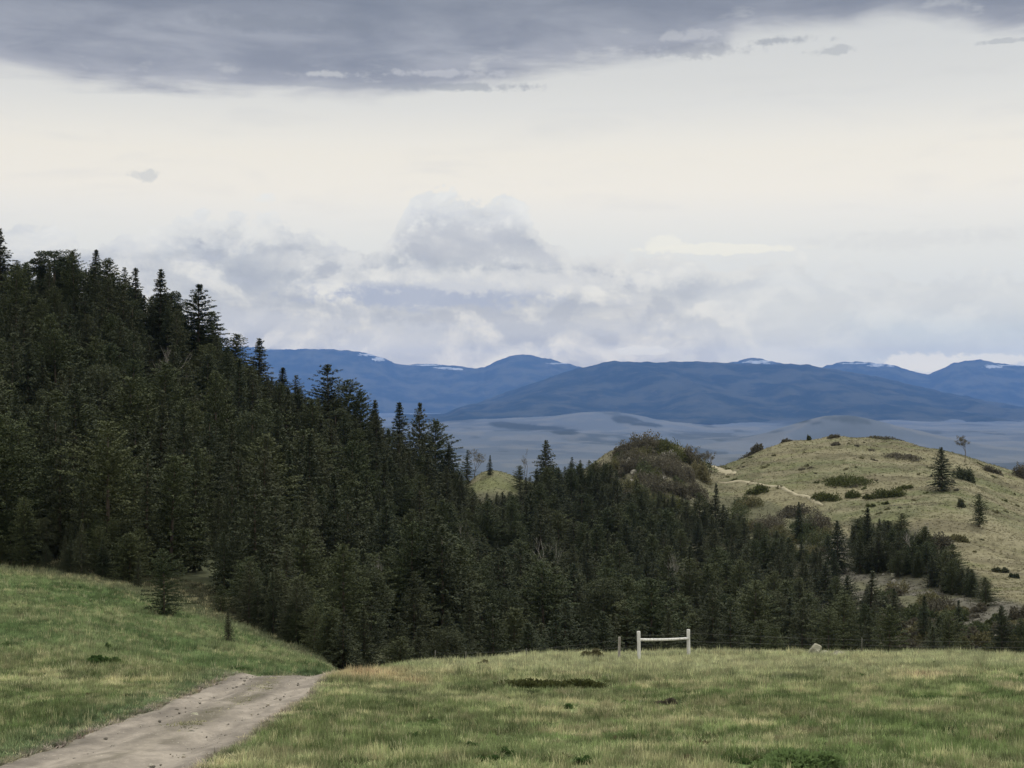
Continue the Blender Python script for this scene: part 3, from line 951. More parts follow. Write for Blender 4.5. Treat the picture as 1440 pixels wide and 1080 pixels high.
def conifer_crown(seed, rmax, power, whorls, gap, droop, base=0.05, ragged=0.25, size=1.0, tipround=0.0, per=13):
    r = np.random.RandomState(seed)
    C = []; D = []; L = []; Wd = []
    lean = (r.rand(2) - .5) * .35
    zs = np.linspace(base, 0.985, whorls)
    lob = [(r.rand() * 2 * math.pi, r.rand(), .15 + .25 * r.rand(), (r.rand() - .35) * .7) for _ in range(9)]
    for zi in zs:
        z = zi + (r.rand() - .5) * .012
        t = (z - base) / (1 - base)
        env = (1 - t) ** power
        if tipround:
            env = (1 - tipround) * env + tipround * math.sqrt(max(0.0, 1 - t ** 2.6))
        env *= min(1.0, 0.45 + t * 5)
        Rz = rmax * env + 0.05
        nb = 5 + int(r.rand() * 4) if Rz > .35 else 4
        a0 = r.rand() * 6.28
        for b in range(nb):
            if r.rand() < gap: continue
            az = a0 + b * 2 * math.pi / nb + (r.rand() - .5) * .6
            k = 1.0
            for (la, lz, lw, lk) in lob:
                da = (az - la + math.pi) % (2 * math.pi) - math.pi
                k += lk * math.exp(-(da / .7) ** 2 - ((t - lz) / lw) ** 2)
            Lb = Rz * max(.35, k) * (1 + ragged * (r.rand() * 2 - 1.1))
            sl = (0.55 * t + droop * (1 - t)) + (r.rand() - .5) * .2
            n = max(2, int(Lb / .20))
            for i in range(n):
                s = (i + .5 + (r.rand() - .5) * .8) / n
                s = .12 + .9 * s
                cx = math.cos(az) * Lb * s + lean[0] * z * 1.5; cy = math.sin(az) * Lb * s + lean[1] * z * 1.5
                cz = z * H0 + Lb * s * sl - .22 * Lb * s * s * (1 - t) + (r.rand() - .5) * .08
                for k2 in range(per):
                    ja = az + (r.rand() - .5) * 2.2
                    C.append((cx + (r.rand() - .5) * .2, cy + (r.rand() - .5) * .2, cz + (r.rand() - .5) * .16))
                    D.append((math.cos(ja), math.sin(ja), sl * .7 + (r.rand() - .5) * 1.7))
                    L.append((.10 + .12 * r.rand()) * size * (1.15 - .25 * t))
                    Wd.append(((r.rand() - .5) * 1.5, (r.rand() - .5) * 1.5, 1.0))
    # leader
    for i in range(14):
        C.append((lean[0] * 1.5, lean[1] * 1.5, H0 * (.94 + .06 * i / 13))); ja = r.rand() * 6.28
        D.append((math.cos(ja) * .5, math.sin(ja) * .5, 1)); L.append(.22); Wd.append((1, 0, .2))
    C = np.array(C); D = np.array(D); L = np.array(L); Wd = np.array(Wd)
    V_, Fq = leaf_quads(C, D, Wd, L, L * (.42 + .22 * r.rand(len(L))))
    path = [(lean[0] * 1.5 * s, lean[1] * 1.5 * s, H0 * s - .3) for s in np.linspace(0, .97, 8)]
    tv, tf = tube(path, np.linspace(.15, .02, 8), 7)
    return (V_, Fq), (tv, tf)


def round_crown(seed, rmax=1.9, n=11000, lowest=.25):
    r = np.random.RandomState(seed)
    k = 30
    zz = lowest + (1 - lowest) * r.rand(k) ** .8
    env = np.sqrt(np.clip(1 - ((zz - lowest - .28) / (.98 - lowest - .28 + .05)) ** 2, .05, 1))
    an = r.rand(k) * 6.28; rd_ = rmax * env * (.35 + .5 * r.rand(k))
    cc = np.stack([np.cos(an) * rd_, np.sin(an) * rd_, (zz * .86 + .03) * H0], 1)
    cr = rmax * (.26 + .22 * r.rand(k))
    sel = r.randint(0, k, n)
    d = r.randn(n, 3); d /= np.linalg.norm(d, axis=1)[:, None]
    C = cc[sel] + d * (cr[sel] * (.4 + .6 * r.rand(n) ** .5))[:, None] * np.array([1, 1, .8])
    L = .10 + .12 * r.rand(n)
    V_, Fq = leaf_quads(C, d + (r.rand(n, 3) - .5) * 1.6, r.rand(n, 3) - .5, L, L * .5)
    path = [(0, 0, H0 * s_ - .3) for s_ in np.linspace(0, .85, 6)]
    return (V_, Fq), tube(path, np.linspace(.17, .04, 6), 7)


PROTO = []      # (look, crown mesh, trunk mesh)
SPEC = [('narrow pointed', dict(rmax=1.5, power=.85, whorls=36, gap=.05, droop=-.12), M_needle),
        ('broad pointed', dict(rmax=2.15, power=.8, whorls=34, gap=.06, droop=-.05, ragged=.35), M_needle),
        ('ragged topped', dict(rmax=2.0, power=.65, whorls=32, gap=.16, droop=.05, ragged=.5), M_needle),
        ('blunt topped', dict(rmax=2.1, power=.6, whorls=33, gap=.08, droop=.2, ragged=.45, tipround=.4), M_needle2),
        ('bushy full', dict(rmax=2.6, power=.75, whorls=30, gap=.08, droop=.1, ragged=.4, tipround=.3), M_needle2),
        ('slim thin', dict(rmax=1.15, power=.8, whorls=32, gap=.12, droop=-.1, ragged=.45), M_needle),
        ('dome topped', dict(rmax=2.5, power=.6, whorls=50, gap=.02, droop=.25, ragged=.3, tipround=.95), M_needle)]
for i, (look, kw, mt) in enumerate(SPEC):
    for sd in (0, 1):
        (cv, cf), (tv, tf) = round_crown(500 + sd) if i == 6 else conifer_crown(300 + i * 7 + sd * 50, **kw)
        cm = mesh_np('crown', cv, cf, [mt])
        jv, jf = join([(tv, tf)])
        tm = mesh_np('trunk', jv, jf, [M_bark], True)
        PROTO.append((look, cm, tm))


def tree(pi, loc, h, rz, label, group=None, name='conifer_tree', cat='conifer tree', sw=1.0, crown_mat=None):
    s = h / H0
    t = empty(name, loc, rz, (s * sw, s * sw, s))
    tag(t, label, cat, group)
    link('crown', PROTO[pi][1], t)
    link('trunk', PROTO[pi][2], t)
    if crown_mat:
        o = t.children[0]
    return t


# bare branching tree
def bare_mesh(seed, h=5.0, spread=.55, depth=4, r0=.09, twigs=True):
    r = random.Random(seed)
    parts = []; leaves = []

    def grow(p, d, L, rad, k):
        n = 4
        path = [p]; dd = Vector(d)
        for i in range(n):
            dd = (dd + Vector((r.uniform(-.16, .16), r.uniform(-.16, .16), r.uniform(-.02, .12)))).normalized()
            path.append(tuple(Vector(path[-1]) + dd * L / n))
        parts.append(tube(path, [rad * (1 - .14 * i) for i in range(n + 1)], 5 if k < 2 else 4))
        if k >= depth:
            leaves.append(path[-1]); leaves.append(path[-2]); return
        for j in range(r.choice([2, 3, 3])):
            a = r.uniform(0, 6.28); sp_ = r.uniform(.35, 1) * spread
            nd = (dd + Vector((math.cos(a) * sp_, math.sin(a) * sp_, r.uniform(-.1, .25)))).normalized()
            st = path[r.choice([2, 3, 4, 4])]
            grow(st, nd, L * r.uniform(.6, .82), rad * .55, k + 1)
    grow((0, 0, -.2), (0, 0, 1), h * .34, r0, 0)
    return join(parts), np.array(leaves)


def bare_tree(loc, h, seed, label, name='bare_tree', cat='bare tree', twig_mat=None, twn=5, mat=None, spread=.7, group=None):
    (v_, f_), lv = bare_mesh(seed, h, spread)
    v_ = v_ * np.array([1, 1, h / max(v_[:, 2].max(), .1)]); kz = h / max(lv[:, 2].max(), .1)
    t = empty(name, loc, seed)
    tag(t, label, cat, group)
    link('trunk', mesh_np('trunk', v_, f_, [mat or M_bark], True), t)
    if twig_mat:
        rr = np.random.RandomState(seed)
        C = np.repeat(lv * np.array([1, 1, kz]), twn, 0) + (rr.rand(len(lv) * twn, 3) - .5) * .5
        V_, Fq = leaf_quads(C, rr.rand(len(C), 3) - .5, rr.rand(len(C), 3) - .5, .12 + .12 * rr.rand(len(C)), .05 + .06 * rr.rand(len(C)))
        link('crown', mesh_np('crown', V_, Fq, [twig_mat]), t)
    return t


# shrubs: leafy mounds with an uneven outline
def shrub_mesh(seed, rx, ry, rz, n, mat, leaf=.16, low=False):
    r = np.random.RandomState(seed)
    k = max(4, int(6 * rx * ry) + 4)
    k = min(k, 26)
    cc = (r.rand(k, 2) * 2 - 1) * .72
    hh = (.55 + .45 * r.rand(k)) * (1 - .45 * (cc ** 2).sum(1))
    rr_ = .22 + .25 * r.rand(k)
    sel = r.randint(0, k, n)
    d = r.randn(n, 3); d /= np.linalg.norm(d, axis=1)[:, None]
    d[:, 2] = np.abs(d[:, 2])
    rad = (.45 + .55 * r.rand(n) ** .5)
    C = np.zeros((n, 3))
    C[:, 0] = (cc[sel, 0] + d[:, 0] * rr_[sel] * rad * 1.1) * rx
    C[:, 1] = (cc[sel, 1] + d[:, 1] * rr_[sel] * rad * 1.1) * ry
    C[:, 2] = d[:, 2] * hh[sel] * rad * rz
    D = d + (r.rand(n, 3) - .5) * 1.4
    L = leaf * (.7 + .8 * r.rand(n))
    return mesh_np('shrub', *leaf_quads(C, D, r.rand(n, 3) - .5, L, L * .5), [mat])


FOOT = []


def shrub(name, px, py, wpx, hpx, label, cat, mat, seed, n=700, leaf=.16, group=None, depth=.8, y0=15.0, rot=0):
    X, Y, Z = on_ground(px, py, y0)
    rx = wpx / F * Y * .5; rz = hpx / F * Y
    FOOT.append((X, Y, rx, rx * depth))
    me = shrub_mesh(seed, rx, rx * depth, rz, n, mat, leaf)
    # follow the ground under it
    co = np.zeros(len(me.vertices) * 3, np.float32); me.vertices.foreach_get('co', co); co = co.reshape(-1, 3)
    co[:, 2] += (height(co[:, 0] + X, co[:, 1] + Y) - Z) - .04
    me.vertices.foreach_set('co', co.ravel())
    o = link(name, me, None, (X, Y, Z))
    tag(o, label, cat, group)
    return o


def rock_mesh(seed, sx, sy, sz, mat, lvl=3):
    import bmesh
    bm = bmesh.new()
    bmesh.ops.create_icosphere(bm, subdivisions=lvl, radius=1)
    r = np.random.RandomState(seed)
    pl_ = [(Vector(r.randn(3)).normalized(), .55 + .35 * r.rand()) for _ in range(11)]
    off = r.rand(3) * 50
    for v_ in bm.verts:
        p = v_.co.copy()
        for nrm, dd in pl_:
            e = p.dot(nrm) - dd
            if e > 0: p -= nrm * e * .9
        k = 1 + .34 * (float(fbm(np.array([p.x * 2 + off[0]]), np.array([p.y * 2 + p.z * 1.7 + off[1]]), seed, 3)[0]) - .5) * 2
        v_.co = Vector((p.x * sx * k, p.y * sy * k, p.z * sz * k))
    me = bpy.data.meshes.new('rock')
    bm.to_mesh(me); bm.free()
    me.materials.append(mat)
    return me


def rock(px, py, wpx, hpx, label, seed, mat, y0=15.0, group=None, name='rock', rz=0.0, z_up=.25):
    X, Y, Z = on_ground(px, py, y0)
    sx = wpx / F * Y * .5; sz = hpx / F * Y * .6
    o = link(name, rock_mesh(seed, sx, sx * .8, sz, mat), None, (X, Y, Z + sz * z_up))
    o.rotation_euler = (0, 0.15, rz)
    tag(o, label, 'rock', group)
    return o


# ---------------------------------------------------------------- named trees of the skyline and the slopes
def crest_pt(px, drop=6.0):
    Ys = np.arange(120, 330, .5); Xs = (px - 720) / F * Ys
    zs = height(Xs, Ys); k = int(np.argmax(zs / Ys))
    Y = Ys[k] - drop
    X = (px - 720) / F * Y
    return X, Y, h1(X, Y)


SKY = [  # px, top row, width px, proto, label
    (0, 322, 30, 0, 'tallest narrow conifer cut by the left edge of the picture, on the hilltop'),
    (76, 345, 84, 12, 'broad dome topped conifer standing highest on the left skyline'),
    (104, 352, 26, 6, 'small conifer leaning against the right side of the dome topped tree'),
    (133, 351, 26, 1, 'thin spire of a conifer just right of the dome topped tree'),
    (150, 364, 44, 9, 'full dark conifer below the thin spire on the left skyline'),
    (20, 366, 30, 5, 'open ragged conifer left of the dome topped tree'),
    (176, 376, 26, 5, 'sparse see-through conifer, left one of a thin pair on the skyline'),
    (192, 377, 22, 10, 'sparse see-through conifer, right one of a thin pair on the skyline'),
    (224, 379, 36, 0, 'tall dark conifer with a blunt tip left of the rounded skyline crown'),
    (240, 402, 40, 13, 'rounded dark crown on the skyline left of the big spruce'),
    (279, 400, 56, 2, 'big pointed spruce standing clear against the cloud on the left skyline'),
    (296, 438, 30, 4, 'ragged conifer at the right foot of the big skyline spruce'),
    (329, 470, 30, 6, 'small dark conifer on the skyline just where the mountains begin'),
    (364, 476, 36, 0, 'pointed conifer rising over the left end of the mountain ridge'),
    (396, 517, 28, 1, 'small conifer right of the one over the mountain ridge'),
    (416, 528, 26, 5, 'low ragged conifer in the notch of the forest skyline'),
    (463, 513, 46, 4, 'conifer with a lopsided top in front of the blue mountains'),
    (489, 535, 40, 7, 'dark conifer on the right shoulder of the lopsided one'),
    (508, 548, 30, 9, 'conifer stepping down the skyline left of the pair of spires'),
    (526, 563, 28, 0, 'small pointed conifer left of the pair of spires'),
    (562, 566, 32, 1, 'left spire of the pair of conifers before the blue mountain foot'),
    (590, 567, 34, 2, 'right broader spire of the pair of conifers before the mountain foot'),
    (611, 592, 34, 7, 'dark conifer just right below the pair of spires'),
    (630, 625, 28, 3, 'last dark conifer at the foot of the falling skyline')]
for i, (px, top, wpx, pi, lab) in enumerate(SKY):
    X, Y, Z = crest_pt(px, 5 + (i * 37 % 11))
    zt = (HOR - top) / F * Y
    h = zt - Z
    rm = {0: 1.5, 1: 2.15, 2: 2.0, 3: 2.1, 4: 2.6, 5: 1.15, 6: 2.7}[pi // 2]
    sw = (wpx / F * Y * .5) / (rm * h / H0) * 1.75
    sw = min(max(sw, .9), 2.1)
    tree(pi, (X, Y, Z), h, i * 1.7, lab, sw=sw)

NAMED = [  # px, base row, top row, proto, width factor, label, y0
    (232, 866, 772, 8, 1.0, 'full young conifer standing forward of the forest on the green slope', 55),
    (311, 862, 822, 9, .9, 'low shadowy conifer between the full young one and the slender sapling', 55),
    (322, 905, 858, 0, 1.0, 'slender sapling alone in the grass above the end of the road', 52),
    (568, 935, 880, 0, .8, 'small pointed conifer at the forest foot behind the tan grass', 70),
    (657, 682, 633, 5, .9, 'small dark conifer left of the bare tree in the grassy saddle', 200),
    (689, 668, 640, 1, 1.0, 'tiny pointed conifer alone right of the bare tree in the saddle', 200),
    (766, 700, 619, 3, 1.0, 'pointed conifer standing over the right side of the grassy saddle', 200),
    (731, 690, 655, 7, 1.0, 'dark low conifer at the right edge of the grassy saddle', 200),
    (805, 690, 643, 5, .9, 'small conifer right of the pointed one over the saddle', 200),
    (836, 700, 648, 8, 1.2, 'wide green conifer leaning on the left flank of the brushy knob', 200),
    (1325, 691, 629, 3, 1.15, 'lone dark spruce standing high on the right hill', 200),
    (1376, 741, 695, 7, .9, 'olive half bare conifer below the lone spruce', 200),
    (1006, 742, 680, 0, 1.1, 'tall near-black conifer on the slope under the brushy knob', 180),
    (984, 748, 693, 8, 1.0, 'bushy near-black conifer left under the tall one below the knob', 180),
    (1124, 760, 706, 1, 1.0, 'dark pointed conifer left of the grey scree on the hill', 180),
    (1178, 806, 732, 3, 1.1, 'big dark conifer right of the grey scree, alone at the forest edge', 150),
    (1165, 792, 752, 8, 1.1, 'squat dark conifer at the left foot of the big one by the scree', 150),
    (1218, 786, 714, 0, 1.3, 'leftmost conifer of the dark grove on the right hill', 150),
    (1268, 770, 722, 7, 1.1, 'highest conifer in the middle of the dark grove', 150),
    (1300, 790, 740, 9, 1.1, 'rounded conifer in the grove right of its highest tree', 150),
    (1340, 812, 766, 7, 1.3, 'spreading conifer on the right shoulder of the grove', 150),
    (1386, 852, 812, 9, 1.4, 'low broad conifer at the lower right end of the grove', 140),
    (1222, 882, 802, 10, 1.6, 'thin dark conifer rising from the scree below the grove', 120),
    (1408, 925, 852, 3, 1.1, 'broad dark conifer behind the meadow near the right edge', 100),
    (1436, 925, 870, 8, 1.1, 'dark conifer cut by the right edge behind the meadow', 100)]
named_xy = []
for i, (px, pb, pt, pi, sw, lab, y0) in enumerate(NAMED):
    X, Y, Z = on_ground(px, pb, y0)
    h = (pb - pt) / F * Y
    tree(pi, (X, Y, Z - .1), h + .1, i * 2.3, lab, sw=sw)
    named_xy.append((X, Y))

# ---------------------------------------------------------------- the forest mass
cand = []
GX0 = 3.7
for yy in np.arange(70, 300, GX0):
    half_l = (720 + 420) / F * yy; half_r = (1560 - 720) / F * yy
    xs = np.arange(-half_l, half_r, GX0)
    for xx in xs:
        cand.append((xx + (R.rand() - .5) * 2.4, yy + (R.rand() - .5) * 2.4))
for _ in range(260):
    gy = 158 + R.rand() * 90; gp = 1195 + R.rand() * 205
    if grove_w(np.array([gp]), np.array([gy]))[0] > .5: cand.append(((gp - 720) / F * gy, gy))
for _ in range(170):
    ep = -100 + R.rand() * 760; ef = float(forest_edge(ep)[0]) + .5 + R.rand() * 8
    cand.append(((ep - 720) / F * ef, ef)); edge_n = len(cand)
cand = np.array(cand)
small = np.zeros(len(cand), bool); small[-170:] = True
cpx = 720 + cand[:, 0] / cand[:, 1] * F
wgt = forest_w(cpx, cand[:, 1])
thin_ = 1 - .45 * ss(cpx, 1100, 1230) * (1 - grove_w(cpx, cand[:, 1]))
scr = ss(cpx, 1235, 1265) * (1 - ss(cand[:, 1], 152, 160)) * ss(cand[:, 1], 118, 124)
keep = R.rand(len(cand)) < wgt * .92 * thin_ * (1 - .62 * scr)
keep |= small
keep &= ~((cpx > 195) & (cpx < 350) & (cand[:, 1] < np.interp(cpx, [195, 235, 330, 350], [94, 97, 88, 78])))
cand = cand[keep]; cpx = cpx[keep]; small = small[keep]
cz = height(cand[:, 0], cand[:, 1])
SK = np.interp(cpx, [-1000, 0, 50, 100, 150, 200, 250, 300, 350, 400, 440, 500, 550, 600, 640, 660, 690, 725, 750, 800, 850, 900, 950, 1000, 1040, 1080, 1150, 1200, 1260, 1330, 1400, 1600],
               [330, 366, 362, 360, 376, 400, 420, 462, 508, 536, 550, 556, 588, 610, 650, 676, 690, 682, 655, 644, 640, 672, 690, 692, 715, 735, 765, 718, 728, 765, 820, 850])
cand_h = []
for i in range(len(cand)):
    px = cpx[i]; Y = cand[i, 1]
    base_h = np.interp(px, [0, 350, 520, 700, 1000, 1200, 1440], [9.8, 9.6, 8.8, 7.4, 6.3, 5.0, 4.2])
    if Y < 112: base_h *= np.interp(px, [200, 340, 400, 600, 700], [.85, .74, .62, .66, .9])
    if R.rand() < .16: base_h *= .62
    h = base_h * (.66 + .62 * R.rand())
    if small[i]: h = 1.8 + 2.2 * R.rand()
    ztop = (HOR - (SK[i] + 3 + 12 * R.rand())) / F * Y
    h = min(h, ztop - cz[i])
    cand_h.append(h)
cand_h = np.array(cand_h)
ok = cand_h > 1.7
cand, cpx, cz, cand_h = cand[ok], cpx[ok], cz[ok], cand_h[ok]
P_L = [.12, .12, .16, .16, .07, .07, .08, .08, .03, .03, .02, .02, .02, .02]
P_R = [.07, .07, .16, .16, .08, .08, .11, .11, .04, .04, .01, .01, .03, .03]
cvar = np.array([R.choice(14, p=P_L if p_ < 560 else P_R) for p_ in cpx])
# visible size of each tree, nearest first
bw, bh = 720, 540
buf = np.zeros((bh, bw), bool)
lippy = np.interp(np.arange(bw) * 2, [0, 100, 235, 320, 400, 480, 520, 600, 800, 1000, 1440], [791, 800, 833, 858, 882, 915, 938, 934, 921, 918, 927]) / 2
for x in range(bw):
    buf[int(lippy[x]):, x] = True
order = np.argsort(cand[:, 1])
vis = np.zeros(len(cand))
for i in order:
    Y = cand[i, 1]; px = cpx[i] / 2
    b = (HOR - cz[i] / Y * F) / 2; t = (HOR - (cz[i] + cand_h[i]) / Y * F) / 2
    hw = cand_h[i] * .24 / Y * F / 2
    for ry_ in range(max(0, int(t)), min(bh, int(b) + 1)):
        k = (ry_ - t) / max(b - t, 1)
        x0 = int(px - hw * k); x1 = int(px + hw * k) + 1
        x0 = max(0, x0); x1 = min(bw, x1)
        if x1 > x0:
            seg = buf[ry_, x0:x1]
            vis[i] += (~seg).sum()
            seg[:] = True
rank = np.argsort(-vis)
NIND = 300 - len(SKY) - len(NAMED)
ind = [i for i in rank[:NIND] if vis[i] > 0]
indset = set(int(i) for i in ind)


def zone(px, Y, py):
    if px >= 1190:
        if Y > 158 and px < 1400:
            return 'in the dark grove on the right hill, ' + ('its left half' if px < 1290 else 'its right half')
        return 'on the scree behind the meadow, ' + ('below the grove' if px < 1330 else 'near the right edge')
    c = next(t for lim, t in ((120, 'near the left edge'), (230, 'left of the big skyline spruce'), (330, 'below the big skyline spruce'),
                              (430, 'above the dirt road end'), (540, 'left of the twin spires'), (640, 'below the twin spires'), (740, 'below the grassy saddle'),
                              (860, 'left of the pale fence'), (980, 'behind the pale fence'), (1100, 'below the hill track'), (1200, 'left of the scree')) if px < lim)
    lo = np.interp(px, [0, 330, 520, 1200], [760, 800, 880, 880]); hi = np.interp(px, [0, 300, 640, 1200], [440, 540, 720, 790])
    t = (py - hi) / (lo - hi)
    r_ = 'along the foot of the forest' if t > .72 else 'on the upper forest slope' if t < .3 else 'midway up the forest'
    return r_ + ' ' + c


groups = {}
for i in ind:
    pi = int(cvar[i]); look = PROTO[pi][0]; h = cand_h[i]
    size = 'tall' if h > 8.5 else 'middling' if h > 5.6 else 'small'
    zn = zone(cpx[i], cand[i, 1], HOR - (cz[i] + h * .5) / cand[i, 1] * F)
    lab = '%s %s conifer %s' % (size, look, zn)
    groups.setdefault(lab, []).append(i)
for lab, L in groups.items():
    for i in L:
        tree(int(cvar[i]), (cand[i, 0], cand[i, 1], cz[i] - .15), cand_h[i], float(R.rand() * 6.28), lab,
             group=lab.replace(' conifer ', ' conifers '), sw=float(np.interp(cpx[i], [300, 650], [.8, .98]) + .34 * R.rand()))
rest = np.array([i for i in range(len(cand)) if i not in indset])


# ---------------------------------------------------------------- stuff made of instances on measured points
def scatter(name, P, pick, scale, rot, tint, protos, label, cat, realize=False):
    me = bpy.data.meshes.new(name)
    me.vertices.add(len(P)); me.vertices.foreach_set('co', np.asarray(P, np.float32).ravel())
    for an, ty, dat, key in (('pick', 'INT', pick, 'value'), ('rot', 'FLOAT', rot, 'value')):
        a = me.attributes.new(an, ty, 'POINT'); a.data.foreach_set(key, np.asarray(dat, np.int32 if ty == 'INT' else np.float32))
    a = me.attributes.new('scl', 'FLOAT_VECTOR', 'POINT'); a.data.foreach_set('vector', np.asarray(scale, np.float32).ravel())
    if tint is not None:
        a = me.attributes.new('tint', 'FLOAT_COLOR', 'POINT')
        a.data.foreach_set('color', np.concatenate([tint, np.ones((len(tint), 1))], 1).astype(np.float32).ravel())
    o = link(name, me)
    g = bpy.data.node_groups.new(name, 'GeometryNodeTree')
    g.interface.new_socket('Geometry', in_out='INPUT', socket_type='NodeSocketGeometry')
    g.interface.new_socket('Geometry', in_out='OUTPUT', socket_type='NodeSocketGeometry')
    gi = g.nodes.new('NodeGroupInput'); go = g.nodes.new('NodeGroupOutput')
    jn = g.nodes.new('GeometryNodeJoinGeometry')

    def na_(nm, ty):
        n = g.nodes.new('GeometryNodeInputNamedAttribute'); n.data_type = ty; n.inputs[0].default_value = nm
        return n.outputs[0]
    pk = na_('pick', 'INT'); sc_ = na_('scl', 'FLOAT_VECTOR'); rt = na_('rot', 'FLOAT')
    cb = g.nodes.new('ShaderNodeCombineXYZ'); g.links.new(rt, cb.inputs[2])
    for k, obs in enumerate(protos):
        cmpn = g.nodes.new('FunctionNodeCompare'); cmpn.data_type = 'INT'; cmpn.operation = 'EQUAL'
        ins = [s for s in cmpn.inputs if s.enabled or True]
        g.links.new(pk, cmpn.inputs[2]); cmpn.inputs[3].default_value = k
        if not isinstance(obs, (list, tuple)): obs = [obs]
        for ob in obs:
            oi = g.nodes.new('GeometryNodeObjectInfo'); oi.inputs[0].default_value = ob; oi.transform_space = 'ORIGINAL'
            io = g.nodes.new('GeometryNodeInstanceOnPoints')
            g.links.new(gi.outputs[0], io.inputs['Points'])
            g.links.new(cmpn.outputs[0], io.inputs['Selection'])
            g.links.new(oi.outputs['Geometry'], io.inputs['Instance'])
            g.links.new(cb.outputs[0], io.inputs['Rotation'])
            g.links.new(sc_, io.inputs['Scale'])
            g.links.new(io.outputs[0], jn.inputs[0])
    g.links.new(jn.outputs[0], go.inputs[0])
    md = o.modifiers.new('scatter', 'NODES'); md.node_group = g
    tag(o, label, cat, None, 'stuff')
    return o


tp = []
for k, (look, cm, tm) in enumerate(PROTO):
    tp.append([bpy.data.objects.new('tree_crown_source', cm), bpy.data.objects.new('tree_trunk_source', tm)])
if len(rest):
    sc3 = np.stack([cand_h[rest] / H0 * (.9 + .35 * R.rand(len(rest)))] * 2 + [cand_h[rest] / H0], 1)
    scatter('distant_forest', np.stack([cand[rest, 0], cand[rest, 1], cz[rest] - .15], 1), cvar[rest], sc3, R.rand(len(rest)) * 6.28, None, tp,
            'remaining crowded conifers glimpsed between the nearer trees of the forest', 'forest')

# ---------------------------------------------------------------- grass
def blades(seed, n, h, spread, w, curl=.5, head=False):
    r = np.random.RandomState(seed)
    V_ = []; Fq = []; Ft = []
    for i in range(n):
        a = r.rand() * 6.28; rr = spread * math.sqrt(r.rand())
        bx, by = math.cos(a) * rr, math.sin(a) * rr
        a2 = a + (r.rand() - .5) * 1.6; ln = h * (.55 + .6 * r.rand()); cu = curl * (.3 + r.rand())
        fx, fy = math.cos(a2), math.sin(a2)
        sx, sy = -fy * w * .5, fx * w * .5
        o = len(V_)
        for t, ww in ((0, 1), (.55, .8)):
            off = cu * ln * t * t
            for s in (-1, 1):
                V_.append((bx + fx * off + s * sx * ww, by + fy * off + s * sy * ww, ln * t * (1 - .25 * cu * t) - .03))
        off = cu * ln
        V_.append((bx + fx * off, by + fy * off, ln * (1 - .25 * cu) - .03))
        Fq.append((o, o + 1, o + 3, o + 2)); Ft.append((o + 2, o + 3, o + 4))
    return mesh_np('grass_tuft', V_, [np.array(Fq), np.array(Ft)], [M_grass])


gs = [bpy.data.objects.new('grass_tuft_source', blades(1, 22, .20, .16, .016)),
      bpy.data.objects.new('grass_tuft_source', blades(2, 18, .28, .13, .014, .35)),
      bpy.data.objects.new('grass_tuft_source', blades(3, 26, .13, .20, .026, .9)),
      bpy.data.objects.new('grass_tuft_source', blades(4, 12, .36, .08, .012, .25))]


def grass_pts(n, y0, y1, px0, px1, power=1.0):
    # uniform over ground area
    Y = np.sqrt(R.rand(n) * (y1 ** 2 - y0 ** 2) + y0 ** 2)
    px = px0 + R.rand(n) * (px1 - px0)
    return (px - 720) / F * Y, Y, px


# ---------------------------------------------------------------- shrubs
S = shrub
S('juniper_mat', 785, 969, 172, 20, 'wide dark juniper mat spread low in the meadow left of the pale fence', 'juniper', M_juni, 1, 9000, .11, depth=.42, y0=25)
S('juniper_mat', 860, 962, 34, 9, 'small dark juniper tip at the right end of the wide mat', 'juniper', M_juni, 2, 900, .10, y0=25)
S('dark_shrub', 148, 935, 46, 22, 'dark green leafy shrub on the left slope above the dry streak', 'shrub', M_forb, 3, 1500, .13, y0=40, depth=.6)
S('dark_shrub', 150, 912, 14, 14, 'tiny dark shrub just above the leafy one on the left slope', 'shrub', M_forb, 4, 500, .10, y0=40)
S('dark_shrub', 8, 909, 20, 10, 'flat dark shrub at the left edge of the green slope', 'shrub', M_forb, 5, 700, .11, y0=40)
S('dark_shrub', 345, 944, 32, 9, 'low dark shrub at the far end of the dirt road', 'shrub', M_forb, 6, 900, .09, y0=40)
S('dark_shrub', 14, 962, 30, 8, 'low dark clump near the left edge level with the road end', 'shrub', M_forb, 7, 700, .09, y0=30)
S('leafy_forbs', 1110, 1078, 190, 30, 'lush bright green leafy patch at the bottom of the meadow right of centre', 'leafy plants', M_lush, 8, 9000, .10, y0=15, depth=.7)
S('brown_shrub', 945, 990, 52, 13, 'purplish brown low shrub in the grass below the pale fence', 'shrub', M_brown, 9, 1500, .08, y0=25, depth=.5)
S('grey_shrub', 834, 926, 40, 18, 'grey green shrub on the meadow lip left of the fence', 'shrub', M_olive, 10, 1500, .13, y0=50, depth=.7)
S('grey_shrub', 683, 936, 26, 12, 'small olive shrub on the meadow lip left of the juniper', 'shrub', M_olive, 11, 800, .1, y0=45)
S('green_shrub', 1318, 936, 20, 9, 'dark round shrub at the meadow lip on the right', 'shrub', M_forb, 12, 500, .1, y0=45)
S('green_shrub', 1436, 952, 18, 10, 'dark shrub cut by the right edge of the meadow', 'shrub', M_forb, 13, 500, .1, y0=40)
S('green_shrub', 1205, 951, 80, 8, 'low green streak of shrub across the meadow on the right', 'shrub', M_forb, 14, 1800, .08, y0=35, depth=.4)
S('green_shrub', 1320, 983, 120, 8, 'long low dark green shrub in the right meadow', 'shrub', M_forb, 15, 2400, .08, y0=30, depth=.35)
